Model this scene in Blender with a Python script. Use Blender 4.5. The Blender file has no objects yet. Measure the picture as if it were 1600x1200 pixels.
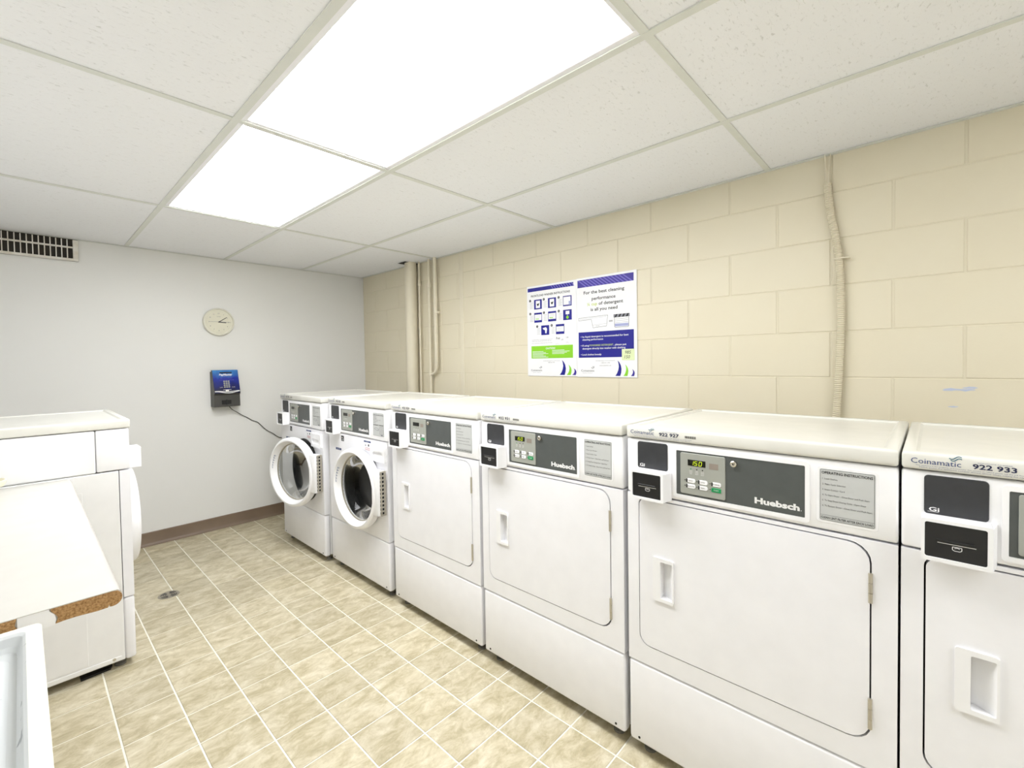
import bpy, bmesh, math, random
from mathutils import Vector, Matrix

C = bpy.context.scene.collection
PI = math.pi
random.seed(7)

# ------------------------------------------------------------------ camera
yaw, pitch, roll = -0.8246, -0.0249, -0.0153
cam_d = bpy.data.cameras.new('camera')
cam = bpy.data.objects.new('camera', cam_d)
C.objects.link(cam)
cy, sy, cp, sp, cr, sr = (math.cos(yaw), math.sin(yaw), math.cos(pitch), math.sin(pitch), math.cos(roll), math.sin(roll))
R0 = Vector((cy, sy, 0))
F = Vector((-sy * cp, cy * cp, sp))
U0 = Vector((sy * sp, -cy * sp, cp))
RX = R0 * cr + U0 * sr
UX = -R0 * sr + U0 * cr
M = Matrix((RX, UX, -F)).transposed().to_4x4()
M.translation = Vector((-2.36, -4.1981, 1.3072))
cam.matrix_world = M
cam_d.sensor_width = 36.0
cam_d.sensor_fit = 'HORIZONTAL'
cam_d.lens = 710.8242 / 1600 * 36
cam_d.shift_y = -18.0028 / 1600
cam_d.clip_start = 0.02
bpy.context.scene.camera = cam

# ------------------------------------------------------------------ world, exposure
w = bpy.data.worlds.new('world')
bpy.context.scene.world = w
w.use_nodes = True
w.node_tree.nodes['Background'].inputs[0].default_value = (0.9, 0.95, 1.0, 1)
w.node_tree.nodes['Background'].inputs[1].default_value = 0.3
vs = bpy.context.scene.view_settings
vs.view_transform = 'Standard'
vs.look = 'None'
vs.exposure = 0.75
vs.gamma = 1.0
vs.use_curve_mapping = False
LAMP = 7.5            # radiance of the ceiling light diffusers

# ------------------------------------------------------------------ materials
def lin(c):
    return tuple(((v / 255) / 12.92 if v / 255 <= 0.04045 else ((v / 255 + 0.055) / 1.055) ** 2.4) for v in c)

def mat(name, rgb, rough=0.5, metal=0.0, noise=None, bump=None, spec=0.5, emit=None, coat=0.0):
    """rgb: sRGB 0-255. noise=(scale, amount, rgb2)  bump=(scale, strength, distance)"""
    m = bpy.data.materials.new(name)
    m.use_nodes = True
    nt = m.node_tree
    b = nt.nodes['Principled BSDF']
    col = lin(rgb) + (1,)
    b.inputs['Base Color'].default_value = col
    b.inputs['Roughness'].default_value = rough
    b.inputs['Metallic'].default_value = metal
    b.inputs['Specular IOR Level'].default_value = spec
    b.inputs['Coat Weight'].default_value = coat
    tc = nt.nodes.new('ShaderNodeTexCoord')
    if noise is None:
        noise = (14, 0.25, tuple(max(0, v - 5) for v in rgb))
    n = nt.nodes.new('ShaderNodeTexNoise')
    n.inputs['Scale'].default_value = noise[0]
    n.inputs['Detail'].default_value = 5
    nt.links.new(tc.outputs['Object'], n.inputs['Vector'])
    r = nt.nodes.new('ShaderNodeValToRGB')
    r.color_ramp.elements[0].position = 0.5 - noise[1]
    r.color_ramp.elements[1].position = 0.5 + noise[1]
    r.color_ramp.elements[0].color = lin(noise[2]) + (1,)
    r.color_ramp.elements[1].color = col
    nt.links.new(n.outputs['Fac'], r.inputs['Fac'])
    nt.links.new(r.outputs['Color'], b.inputs['Base Color'])
    if bump:
        n2 = nt.nodes.new('ShaderNodeTexNoise')
        n2.inputs['Scale'].default_value = bump[0]
        n2.inputs['Detail'].default_value = 4
        nt.links.new(tc.outputs['Object'], n2.inputs['Vector'])
        bp = nt.nodes.new('ShaderNodeBump')
        bp.inputs['Strength'].default_value = bump[1]
        bp.inputs['Distance'].default_value = bump[2]
        nt.links.new(n2.outputs['Fac'], bp.inputs['Height'])
        nt.links.new(bp.outputs['Normal'], b.inputs['Normal'])
    if emit:
        b.inputs['Emission Color'].default_value = lin(emit[0]) + (1,)
        b.inputs['Emission Strength'].default_value = emit[1]
    return m

ENAMEL = mat('white_enamel', (246, 246, 250), 0.28, bump=(260, 0.04, 0.0004))
LIDM = mat('white_lid_enamel', (227, 226, 219), 0.22, bump=(180, 0.05, 0.0004))
PLASTIC = mat('white_plastic', (248, 248, 250), 0.38)
SIDE = mat('side_enamel', (245, 245, 245), 0.35, bump=(200, 0.04, 0.0004))
DARKLABEL = mat('charcoal_label', (52, 53, 56), 0.45, noise=(40, .3, (46, 47, 50)))
BLACK = mat('black_plastic', (24, 24, 26), 0.4)
GREYP = mat('grey_panel', (84, 88, 87), 0.42, noise=(30, .3, (78, 82, 81)))
KEYPAD = mat('silver_keypad', (164, 166, 158), 0.4)
CHROME = mat('chrome', (215, 210, 200), 0.2, 1.0)
STEEL = mat('steel_hinge', (196, 190, 176), 0.4, 0.6)
SILVERPL = mat('silver_plate', (198, 200, 199), 0.42)
INK = mat('black_ink', (30, 30, 32), 0.6)
WHITEINK = mat('white_ink', (240, 240, 240), 0.5)
NAVY = mat('navy_ink', (40, 62, 120), 0.5)
NUMINK = mat('number_ink', (22, 30, 70), 0.5)
LOGOGREEN = mat('logo_teal', (60, 110, 130), 0.5)
GREENB = mat('green_button', (30, 150, 90), 0.4)
BROWNW = mat('brown_window', (150, 140, 130), 0.3)
DISPLAY = mat('display_black', (14, 16, 10), 0.2)
DIGIT = mat('display_digit', (150, 170, 30), 0.5, emit=((190, 210, 30), 0.55))
REDINK = mat('red_ink', (190, 80, 90), 0.5)
GASKET = mat('black_gasket', (18, 18, 19), 0.5)
DRUM = mat('dark_drum', (26, 26, 27), 0.3, 0.5)
FEET = mat('grey_foot', (120, 118, 112), 0.6)
RUBBER = mat('black_rubber', (26, 25, 23), 0.7)
DARK = mat('dark_cavity', (34, 34, 36), 0.8)
BLOCKM = mat('beige_block_paint', (229, 221, 198), 0.42, noise=(3, .3, (227, 218, 193)), bump=(140, 0.2, 0.0012))
JOINT = mat('beige_joint_paint', (227, 219, 195), 0.5, bump=(90, 0.3, 0.002))
PIPEM = mat('beige_pipe_paint', (231, 223, 201), 0.4, bump=(60, 0.1, 0.001))
DRYWALL = mat('off_white_drywall', (240, 240, 238), 0.5, noise=(1.4, .3, (237, 237, 234)), bump=(50, 0.06, 0.001))
BASEB = mat('brown_vinyl_base', (134, 116, 98), 0.45, noise=(5, .3, (118, 99, 82)))
GROUT = mat('cream_grout', (248, 245, 232), 0.5)
RAIL = mat('ceiling_rail', (228, 230, 224), 0.4)
PAPER = mat('poster_white', (245, 245, 247), 0.35)
PBLUE = mat('poster_blue', (10, 10, 138), 0.4)
PPURP = mat('poster_purple', (110, 100, 200), 0.4)
PPURP2 = mat('poster_violet', (52, 36, 150), 0.4)
PGREEN = mat('poster_green', (140, 210, 40), 0.4)
PLIME = mat('poster_pale_lime', (200, 215, 110), 0.4)
PGREY = mat('poster_grey_line', (130, 130, 140), 0.5)
PLILAC = mat('poster_lilac', (170, 175, 215), 0.5)
STICKY = mat('pale_lime_note', (226, 238, 190), 0.6)
CREAM = mat('cream_plastic', (244, 240, 218), 0.4)
CLOCKF = mat('cream_clock_face', (236, 233, 214), 0.5)
CLOCKR = mat('cream_clock_rim', (238, 236, 222), 0.35)
SINKM = mat('cream_sink', (240, 238, 222), 0.3)
LAMINATE = mat('white_laminate', (208, 206, 200), 0.18)
CASE = mat('graphite_case', (70, 69, 66), 0.45)
WIRE = mat('black_wire', (30, 29, 28), 0.5)
VENTM = mat('white_vent_metal', (242, 240, 235), 0.4, noise=(25, .2, (222, 215, 200)))
DUCT = mat('dark_duct', (52, 46, 38), 0.7)
FRAMEM = mat('troffer_frame', (248, 248, 252), 0.3)
LATCH = mat('latch_blue_grey', (176, 182, 200), 0.4)
SMEAR = mat('blue_chalk_mark', (196, 204, 226), 0.7)

def chip():
    m = mat('chipboard', (196, 156, 104), 0.8, noise=(260, .2, (132, 94, 54)), bump=(200, 0.6, 0.003))
    return m
CHIP = chip()

def ceiling_tile_mat():
    m = mat('fissured_ceiling_tile', (250, 251, 254), 0.85, noise=(2, .3, (248, 249, 252)))
    nt = m.node_tree
    b = nt.nodes['Principled BSDF']
    tc = nt.nodes.new('ShaderNodeTexCoord')
    mp = nt.nodes.new('ShaderNodeMapping')
    mp.inputs['Scale'].default_value = (1.0, 2.6, 1.0)
    n = nt.nodes.new('ShaderNodeTexNoise')
    n.inputs['Scale'].default_value = 46
    n.inputs['Detail'].default_value = 6
    n.inputs['Roughness'].default_value = 0.75
    n.inputs['Distortion'].default_value = 0.8
    nt.links.new(tc.outputs['Object'], mp.inputs['Vector'])
    nt.links.new(mp.outputs['Vector'], n.inputs['Vector'])
    r = nt.nodes.new('ShaderNodeValToRGB')
    r.color_ramp.elements[0].position = 0.33
    r.color_ramp.elements[1].position = 0.42
    r.color_ramp.elements[0].color = (0.70, 0.70, 0.68, 1)
    r.color_ramp.elements[1].color = (1, 1, 1, 1)
    nt.links.new(n.outputs['Fac'], r.inputs['Fac'])
    mx = nt.nodes.new('ShaderNodeMix')
    mx.data_type = 'RGBA'
    mx.blend_type = 'MULTIPLY'
    mx.inputs['Factor'].default_value = 0.8
    old = b.inputs['Base Color'].links[0].from_socket
    nt.links.new(old, mx.inputs['A'])
    nt.links.new(r.outputs['Color'], mx.inputs['B'])
    nt.links.new(mx.outputs['Result'], b.inputs['Base Color'])
    bp = nt.nodes.new('ShaderNodeBump')
    bp.inputs['Strength'].default_value = 0.5
    bp.inputs['Distance'].default_value = 0.003
    nt.links.new(r.outputs['Color'], bp.inputs['Height'])
    nt.links.new(bp.outputs['Normal'], b.inputs['Normal'])
    return m
TILEC = ceiling_tile_mat()

def floor_tile_mat():
    m = bpy.data.materials.new('travertine_vinyl_tile')
    m.use_nodes = True
    nt = m.node_tree
    b = nt.nodes['Principled BSDF']
    b.inputs['Roughness'].default_value = 0.38
    tc = nt.nodes.new('ShaderNodeTexCoord')
    oi = nt.nodes.new('ShaderNodeObjectInfo')
    ad = nt.nodes.new('ShaderNodeVectorMath')
    ad.operation = 'MULTIPLY_ADD'
    ad.inputs[1].default_value = (1, 1, 1)
    cb = nt.nodes.new('ShaderNodeCombineXYZ')
    ml = nt.nodes.new('ShaderNodeMath'); ml.operation = 'MULTIPLY'; ml.inputs[1].default_value = 37.0
    nt.links.new(oi.outputs['Random'], ml.inputs[0])
    nt.links.new(ml.outputs[0], cb.inputs[0]); nt.links.new(ml.outputs[0], cb.inputs[2])
    nt.links.new(tc.outputs['Object'], ad.inputs[0]); nt.links.new(cb.outputs[0], ad.inputs[2])
    mp = nt.nodes.new('ShaderNodeMapping')
    mp.inputs['Scale'].default_value = (1.0, 1.7, 1.0)
    mp.inputs['Rotation'].default_value = (0, 0, 0.25)
    nt.links.new(ad.outputs[0], mp.inputs['Vector'])
    n = nt.nodes.new('ShaderNodeTexNoise')
    n.inputs['Scale'].default_value = 11
    n.inputs['Detail'].default_value = 9
    n.inputs['Roughness'].default_value = 0.74
    n.inputs['Distortion'].default_value = 0.5
    nt.links.new(mp.outputs['Vector'], n.inputs['Vector'])
    r = nt.nodes.new('ShaderNodeValToRGB')
    e = r.color_ramp.elements
    e[0].position = 0.28; e[0].color = lin((158, 146, 116)) + (1,)
    e[1].position = 0.66; e[1].color = lin((219, 211, 189)) + (1,)
    k = r.color_ramp.elements.new(0.44); k.color = lin((186, 175, 144)) + (1,)
    k = r.color_ramp.elements.new(0.54); k.color = lin((203, 193, 166)) + (1,)
    nt.links.new(n.outputs['Fac'], r.inputs['Fac'])
    hv = nt.nodes.new('ShaderNodeHueSaturation')
    mr = nt.nodes.new('ShaderNodeMapRange')
    mr.inputs['To Min'].default_value = 0.92; mr.inputs['To Max'].default_value = 1.05
    nt.links.new(oi.outputs['Random'], mr.inputs['Value'])
    nt.links.new(mr.outputs[0], hv.inputs['Value'])
    nt.links.new(r.outputs['Color'], hv.inputs['Color'])
    nt.links.new(hv.outputs['Color'], b.inputs['Base Color'])
    bp = nt.nodes.new('ShaderNodeBump')
    bp.inputs['Strength'].default_value = 0.15
    bp.inputs['Distance'].default_value = 0.001
    nt.links.new(n.outputs['Fac'], bp.inputs['Height'])
    nt.links.new(bp.outputs['Normal'], b.inputs['Normal'])
    return m
TILEF = floor_tile_mat()

def sink_inside_mat():
    m = mat('speckled_sink_inside', (212, 215, 216), 0.35, noise=(1.5, .3, (206, 210, 212)))
    nt = m.node_tree
    b = nt.nodes['Principled BSDF']
    tc = nt.nodes.new('ShaderNodeTexCoord')
    n = nt.nodes.new('ShaderNodeTexNoise'); n.inputs['Scale'].default_value = 34; n.inputs['Detail'].default_value = 2
    nt.links.new(tc.outputs['Object'], n.inputs['Vector'])
    r = nt.nodes.new('ShaderNodeValToRGB')
    r.color_ramp.elements[0].position = 0.27; r.color_ramp.elements[0].color = (0.25, 0.27, 0.30, 1)
    r.color_ramp.elements[1].position = 0.32; r.color_ramp.elements[1].color = (1, 1, 1, 1)
    nt.links.new(n.outputs['Fac'], r.inputs['Fac'])
    mx = nt.nodes.new('ShaderNodeMix'); mx.data_type = 'RGBA'; mx.blend_type = 'MULTIPLY'
    mx.inputs['Factor'].default_value = 0.8
    old = b.inputs['Base Color'].links[0].from_socket
    nt.links.new(old, mx.inputs['A']); nt.links.new(r.outputs['Color'], mx.inputs['B'])
    nt.links.new(mx.outputs['Result'], b.inputs['Base Color'])
    return m
SINKIN = sink_inside_mat()

def blue_face_mat():
    m = mat('blue_gradient_label', (20, 40, 140), 0.25)
    nt = m.node_tree
    b = nt.nodes['Principled BSDF']
    tc = nt.nodes.new('ShaderNodeTexCoord')
    sx = nt.nodes.new('ShaderNodeSeparateXYZ')
    nt.links.new(tc.outputs['Generated'], sx.inputs[0])
    n = nt.nodes.new('ShaderNodeTexNoise'); n.inputs['Scale'].default_value = 3.5; n.inputs['Detail'].default_value = 3
    nt.links.new(tc.outputs['Generated'], n.inputs['Vector'])
    a = nt.nodes.new('ShaderNodeMath'); a.operation = 'MULTIPLY_ADD'; a.inputs[1].default_value = 0.5
    nt.links.new(n.outputs['Fac'], a.inputs[0]); nt.links.new(sx.outputs['Z'], a.inputs[2])
    r = nt.nodes.new('ShaderNodeValToRGB')
    e = r.color_ramp.elements
    e[0].position = 0.3; e[0].color = lin((8, 10, 60)) + (1,)
    e[1].position = 1.25 if False else 1.0; e[1].color = lin((60, 140, 205)) + (1,)
    k = e.new(0.7); k.color = lin((10, 40, 160)) + (1,)
    mp = nt.nodes.new('ShaderNodeMath'); mp.operation = 'MULTIPLY'; mp.inputs[1].default_value = 0.78
    nt.links.new(a.outputs[0], mp.inputs[0]); nt.links.new(mp.outputs[0], r.inputs['Fac'])
    nt.links.new(r.outputs['Color'], b.inputs['Base Color'])
    return m
BLUEFACE = blue_face_mat()

def glass_mat():
    m = bpy.data.materials.new('door_glass')
    m.use_nodes = True
    nt = m.node_tree
    nt.nodes.remove(nt.nodes['Principled BSDF'])
    out = nt.nodes['Material Output']
    t = nt.nodes.new('ShaderNodeBsdfTransparent'); t.inputs[0].default_value = (0.66, 0.68, 0.68, 1)
    g = nt.nodes.new('ShaderNodeBsdfGlossy'); g.inputs['Roughness'].default_value = 0.03
    f = nt.nodes.new('ShaderNodeFresnel'); f.inputs['IOR'].default_value = 1.42
    tc = nt.nodes.new('ShaderNodeTexCoord')
    n = nt.nodes.new('ShaderNodeTexNoise'); n.inputs['Scale'].default_value = 5
    nt.links.new(tc.outputs['Object'], n.inputs['Vector'])
    bp = nt.nodes.new('ShaderNodeBump'); bp.inputs['Strength'].default_value = 0.1; bp.inputs['Distance'].default_value = 0.01
    nt.links.new(n.outputs['Fac'], bp.inputs['Height'])
    a = nt.nodes.new('ShaderNodeMath'); a.operation = 'MULTIPLY'; a.inputs[1].default_value = 0.5
    nt.links.new(f.outputs[0], a.inputs[0])
    mx = nt.nodes.new('ShaderNodeMixShader')
    nt.links.new(a.outputs[0], mx.inputs[0]); nt.links.new(t.outputs[0], mx.inputs[1]); nt.links.new(g.outputs[0], mx.inputs[2])
    nt.links.new(mx.outputs[0], out.inputs[0])
    return m
GLASS = glass_mat()

def lamp_mat():
    m = bpy.data.materials.new('lit_diffuser')
    m.use_nodes = True
    nt = m.node_tree
    b = nt.nodes['Principled BSDF']
    b.inputs['Base Color'].default_value = (0.9, 0.9, 0.9, 1)
    b.inputs['Emission Color'].default_value = (0.975, 0.985, 1.0, 1)
    b.inputs['Emission Strength'].default_value = LAMP
    return m
LAMPM = lamp_mat()

# ------------------------------------------------------------------ mesh builder
_text_cache = {}
_cap = []
def text_geo(s, bold=0.0):
    k = (s, bold)
    if k in _text_cache:
        return _text_cache[k]
    cu = bpy.data.curves.new('lettering', 'FONT')
    cu.body = s
    cu.size = 1.0
    cu.offset = bold
    cu.resolution_u = 2
    cu.fill_mode = 'FRONT'
    o = bpy.data.objects.new('lettering', cu)
    C.objects.link(o)
    dg = bpy.context.evaluated_depsgraph_get()
    dg.update()
    me = bpy.data.meshes.new_from_object(o.evaluated_get(dg))
    vs_ = [(v.co.x, v.co.y) for v in me.vertices]
    fs = [tuple(p.vertices) for p in me.polygons]
    bpy.data.objects.remove(o)
    bpy.data.curves.remove(cu)
    bpy.data.meshes.remove(me)
    _text_cache[k] = (vs_, fs)
    return _text_cache[k]
def capheight():
    if not _cap:
        _cap.append(max(v[1] for v in text_geo('H')[0]))
    return _cap[0]

class MB:
    def __init__(s):
        s.v = []; s.f = []; s.m = []; s.mats = []
    def mi(s, m):
        if m not in s.mats:
            s.mats.append(m)
        return s.mats.index(m)
    def add(s, vs_, fs, m):
        o = len(s.v); k = s.mi(m)
        s.v += [tuple(v) for v in vs_]
        for f in fs:
            s.f.append(tuple(i + o for i in f)); s.m.append(k)
        return s
    def bm(s, b, m):
        b.verts.index_update()
        s.add([v.co[:] for v in b.verts], [[v.index for v in f.verts] for f in b.faces], m)
        b.free()
        return s
    def box(s, x0, x1, y0, y1, z0, z1, m, r=0.0, seg=2):
        b = bmesh.new()
        bmesh.ops.create_cube(b, size=1)
        for v in b.verts:
            v.co = Vector(((x0 + x1) / 2 + v.co.x * (x1 - x0), (y0 + y1) / 2 + v.co.y * (y1 - y0), (z0 + z1) / 2 + v.co.z * (z1 - z0)))
        if r > 0:
            bmesh.ops.bevel(b, geom=b.edges[:] , offset=r, segments=seg, profile=0.5, affect='EDGES')
        return s.bm(b, m)
    def prism(s, pts, axis, a, b_, m):
        """pts 2D polygon extruded along axis from a to b_"""
        n = len(pts)
        def P(p, t):
            return {'x': (t, p[0], p[1]), 'y': (p[0], t, p[1]), 'z': (p[0], p[1], t)}[axis]
        vs_ = [P(p, a) for p in pts] + [P(p, b_) for p in pts]
        fs = [list(range(n))[::-1], list(range(n, 2 * n))] + [[i, (i + 1) % n, (i + 1) % n + n, i + n] for i in range(n)]
        return s.add(vs_, fs, m)
    def plate(s, loop, y0, y1, m, b=0.0, loopin=None):
        """slab facing -y: front at y0, back at y1; loop in (x,z); edge bevel b uses loopin as front loop"""
        if not loopin or b <= 0:
            return s.prism(loop, 'y', y0, y1, m)
        n = len(loop)
        vs_ = [(x, y1, z) for x, z in loop] + [(x, y0 + b, z) for x, z in loop] + [(x, y0, z) for x, z in loopin]
        fs = [list(range(n))]
        for k in (0, 1):
            for i in range(n):
                j = (i + 1) % n
                fs.append([k * n + i, k * n + j, (k + 1) * n + j, (k + 1) * n + i])
        fs.append(list(range(2 * n, 3 * n)))
        return s.add(vs_, fs, m)
    def rplate(s, x0, x1, z0, z1, r, y0, y1, m, b=0.0015):
        return s.plate(rrect(x0, x1, z0, z1, r), y0, y1, m, b, rrect(x0 + b, x1 - b, z0 + b, z1 - b, max(r - b, 1e-4)))
    def holeplate(s, outer, inner, y0, y1, m, b=0.0):
        """slab with a hole; both loops convex in (x,z), hole inside outer"""
        cx = sum(p[0] for p in inner) / len(inner); cz = sum(p[1] for p in inner) / len(inner)
        A = sorted({round(math.atan2(p[1] - cz, p[0] - cx), 5) for p in outer + inner})
        def cast(loop, a):
            d = (math.cos(a), math.sin(a)); best = None
            for i in range(len(loop)):
                p, q = loop[i], loop[(i + 1) % len(loop)]
                ex, ez = q[0] - p[0], q[1] - p[1]
                den = d[0] * ez - d[1] * ex
                if abs(den) < 1e-12: continue
                t = ((p[0] - cx) * ez - (p[1] - cz) * ex) / den
                u = ((p[0] - cx) * d[1] - (p[1] - cz) * d[0]) / den
                if t > 0 and -1e-6 <= u <= 1 + 1e-6 and (best is None or t > best): best = t
            return (cx + d[0] * best, cz + d[1] * best)
        O = [cast(outer, a) for a in A]; I = [cast(inner, a) for a in A]
        n = len(A)
        vs_ = [(x, y0, z) for x, z in O] + [(x, y0, z) for x, z in I] + [(x, y1, z) for x, z in O] + [(x, y1, z) for x, z in I]
        fs = []
        for i in range(n):
            j = (i + 1) % n
            fs += [[i, j, n + j, n + i], [2 * n + i, 3 * n + i, 3 * n + j, 2 * n + j], [i, 2 * n + i, 2 * n + j, j], [n + i, n + j, 3 * n + j, 3 * n + i]]
        return s.add(vs_, fs, m)
    def lathe(s, prof, c, axis, m, seg=48, closed=False):
        """prof: (r, t) along axis direction from centre c"""
        ax = Vector(axis).normalized()
        u = ax.orthogonal().normalized(); w_ = ax.cross(u)
        vs_ = []; n = len(prof)
        for k in range(seg):
            a = 2 * PI * k / seg
            d = u * math.cos(a) + w_ * math.sin(a)
            for r, t in prof:
                vs_.append(Vector(c) + d * r + ax * t)
        fs = []
        for k in range(seg):
            k2 = (k + 1) % seg
            for i in range(n if closed else n - 1):
                j = (i + 1) % n
                fs.append([k * n + i, k * n + j, k2 * n + j, k2 * n + i])
        if not closed:
            if prof[0][0] > 1e-6: fs.append([k * n for k in range(seg)][::-1])
            if prof[-1][0] > 1e-6: fs.append([k * n + n - 1 for k in range(seg)])
        return s.add(vs_, fs, m)
    def tube(s, pts, r, m, seg=10, rfun=None):
        pts = [Vector(p) for p in pts]
        vs_ = []; n = len(pts)
        t0 = (pts[1] - pts[0]).normalized(); u = t0.orthogonal().normalized()
        for i, p in enumerate(pts):
            t = ((pts[min(i + 1, n - 1)] - pts[max(i - 1, 0)])).normalized()
            u = (u - t * u.dot(t)).normalized(); w_ = t.cross(u)
            rr = rfun(i) if rfun else r
            for k in range(seg):
                a = 2 * PI * k / seg
                vs_.append(p + (u * math.cos(a) + w_ * math.sin(a)) * rr)
        fs = [[i * seg + k, i * seg + (k + 1) % seg, (i + 1) * seg + (k + 1) % seg, (i + 1) * seg + k] for i in range(n - 1) for k in range(seg)]
        fs += [list(range(seg))[::-1], [(n - 1) * seg + k for k in range(seg)]]
        return s.add(vs_, fs, m)
    def text(s, t, x, z, h, y, m, width=None, align='l', bold=0.0, slant=0.0):
        vs_, fs = text_geo(t, bold)
        if not vs_: return s
        sc = h / capheight()
        x0 = min(v[0] for v in vs_); x1 = max(v[0] for v in vs_)
        sx = sc if width is None else width / (x1 - x0)
        wd = (x1 - x0) * sx
        ox = x if align == 'l' else (x - wd / 2 if align == 'c' else x - wd)
        return s.add([(ox + (a - x0) * sx + slant * b * sc, y, z + b * sc) for a, b in vs_], fs, m)
    def quad(s, x0, x1, z0, z1, y, m):
        return s.add([(x0, y, z0), (x1, y, z0), (x1, y, z1), (x0, y, z1)], [[0, 1, 2, 3]], m)
    def poly(s, pts, y, m):
        return s.add([(a, y, b) for a, b in pts], [list(range(len(pts)))], m)
    def line(s, pts, wd, y, m):
        for p, q in zip(pts, pts[1:]):
            d = Vector((q[0] - p[0], q[1] - p[1]))
            if d.length < 1e-9: continue
            n = Vector((-d.y, d.x)).normalized() * wd / 2
            s.poly([(p[0] + n.x, p[1] + n.y), (q[0] + n.x, q[1] + n.y), (q[0] - n.x, q[1] - n.y), (p[0] - n.x, p[1] - n.y)], y, m)
        return s
    def mesh(s, name, smooth=True):
        me = bpy.data.meshes.new(name)
        me.from_pydata(s.v, [], s.f)
        for m in s.mats: me.materials.append(m)
        me.polygons.foreach_set('material_index', s.m)
        b = bmesh.new(); b.from_mesh(me)
        bmesh.ops.recalc_face_normals(b, faces=b.faces[:])
        b.to_mesh(me); b.free()
        if smooth:
            me.shade_smooth()
            me.set_sharp_from_angle(angle=math.radians(34))
        me.update()
        return me
    def build(s, name, parent=None, smooth=True, loc=None, rotz=0):
        o = bpy.data.objects.new(name, s.mesh(name, smooth))
        C.objects.link(o)
        if parent: o.parent = parent
        if loc: o.location = loc
        o.rotation_euler.z = rotz
        return o

def rrect(x0, x1, z0, z1, r, seg=5):
    if not isinstance(r, (tuple, list)): r = (r,) * 4      # bl, br, tr, tl
    pts = []
    for (cx, cz, a0, rr) in ((x0, z0, PI, r[0]), (x1, z0, 1.5 * PI, r[1]), (x1, z1, 0, r[2]), (x0, z1, .5 * PI, r[3])):
        sx = 1 if cx == x0 else -1; sz = 1 if cz == z0 else -1
        ox, oz = cx + sx * rr, cz + sz * rr
        for k in range(seg + 1):
            a = a0 + .5 * PI * k / seg
            pts.append((ox + rr * math.cos(a), oz + rr * math.sin(a)))
    return pts

def thing(name, label, cat, loc=(0, 0, 0), rotz=0, group=None):
    o = bpy.data.objects.new(name, None)
    o.empty_display_size = 0.1
    C.objects.link(o)
    o.location = loc; o.rotation_euler.z = rotz
    return tag(o, label, cat, group)
def tag(o, label, cat, group=None):
    o['label'] = label; o['category'] = cat
    if group: o['group'] = group
    return o
def structure(o, label=None, cat='room'):
    o['kind'] = 'structure'
    if label:
        o['label'] = label; o['category'] = cat
    return o

# ------------------------------------------------------------------ room
H = 2.159
XL, YF = -2.90, -6.10
WT = 0.10
# floor: cream grout bed with tiles standing a hair proud
fl = structure(MB().box(XL - WT, WT, YF - WT, WT, -0.10, -0.0022, GROUT).build('floor'), 'beige travertine-look tile floor with cream grout lines', 'floor')
TX0, TXS, TY0, TYS, G = -1.0601, 0.1828, -1.9762, 0.1827, 0.0060
def tile_mesh(x0, x1, y0, y1):
    b = MB()
    c = ((x0 + x1) / 2, (y0 + y1) / 2)
    hx, hy = (x1 - x0) / 2, (y1 - y0) / 2
    e = 0.0012
    vs_ = [(-hx, -hy, -0.002), (hx, -hy, -0.002), (hx, hy, -0.002), (-hx, hy, -0.002),
           (-hx, -hy, -e / 2), (hx, -hy, -e / 2), (hx, hy, -e / 2), (-hx, hy, -e / 2),
           (-hx + e, -hy + e, 0), (hx - e, -hy + e, 0), (hx - e, hy - e, 0), (-hx + e, hy - e, 0)]
    fs = [[0, 1, 5, 4], [1, 2, 6, 5], [2, 3, 7, 6], [3, 0, 4, 7], [4, 5, 9, 8], [5, 6, 10, 9], [6, 7, 11, 10], [7, 4, 8, 11], [8, 9, 10, 11]]
    return b.add(vs_, fs, TILEF), c
shared = {}
rest = MB()
for i in range(-12, 8):
    for j in range(-12, 26):
        x0, x1 = TX0 + TXS * i + G / 2, TX0 + TXS * (i + 1) - G / 2
        y1, y0 = TY0 - TYS * j - G / 2, TY0 - TYS * (j + 1) + G / 2
        x0, x1, y0, y1 = max(x0, XL), min(x1, 0), max(y0, YF), min(y1, 0)
        if x1 - x0 < 0.012 or y1 - y0 < 0.012: continue
        near = (-2.36 < (x0 + x1) / 2 < -0.93 and (y0 + y1) / 2 > -3.75)
        b, c = tile_mesh(x0, x1, y0, y1)
        if near:
            k = (round(x1 - x0, 4), round(y1 - y0, 4))
            if k not in shared: shared[k] = b.mesh('floor_tile', False)
            o = bpy.data.objects.new('floor_tile', shared[k])
            C.objects.link(o); o.parent = fl; o.location = (c[0], c[1], 0)
        else:
            rest.add([(v[0] + c[0], v[1] + c[1], v[2]) for v in b.v], b.f, TILEF)
ro = rest.build('floor_tile_field', fl, False); ro['kind'] = 'stuff'

# back wall and other plain walls
wb = structure(MB().box(XL - WT, WT, 0, WT, -0.1, H + 0.15, DRYWALL).build('wall_back'), 'plain off-white painted back wall', 'wall')
structure(MB().box(XL - WT, XL, YF - WT, 0, -0.1, H + 0.15, DRYWALL).build('wall_left'), 'off-white wall behind the counter', 'wall')
structure(MB().box(XL - WT, WT, YF - WT, YF, -0.1, H + 0.15, DRYWALL).build('wall_front'), 'off-white wall behind the viewpoint', 'wall')
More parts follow.
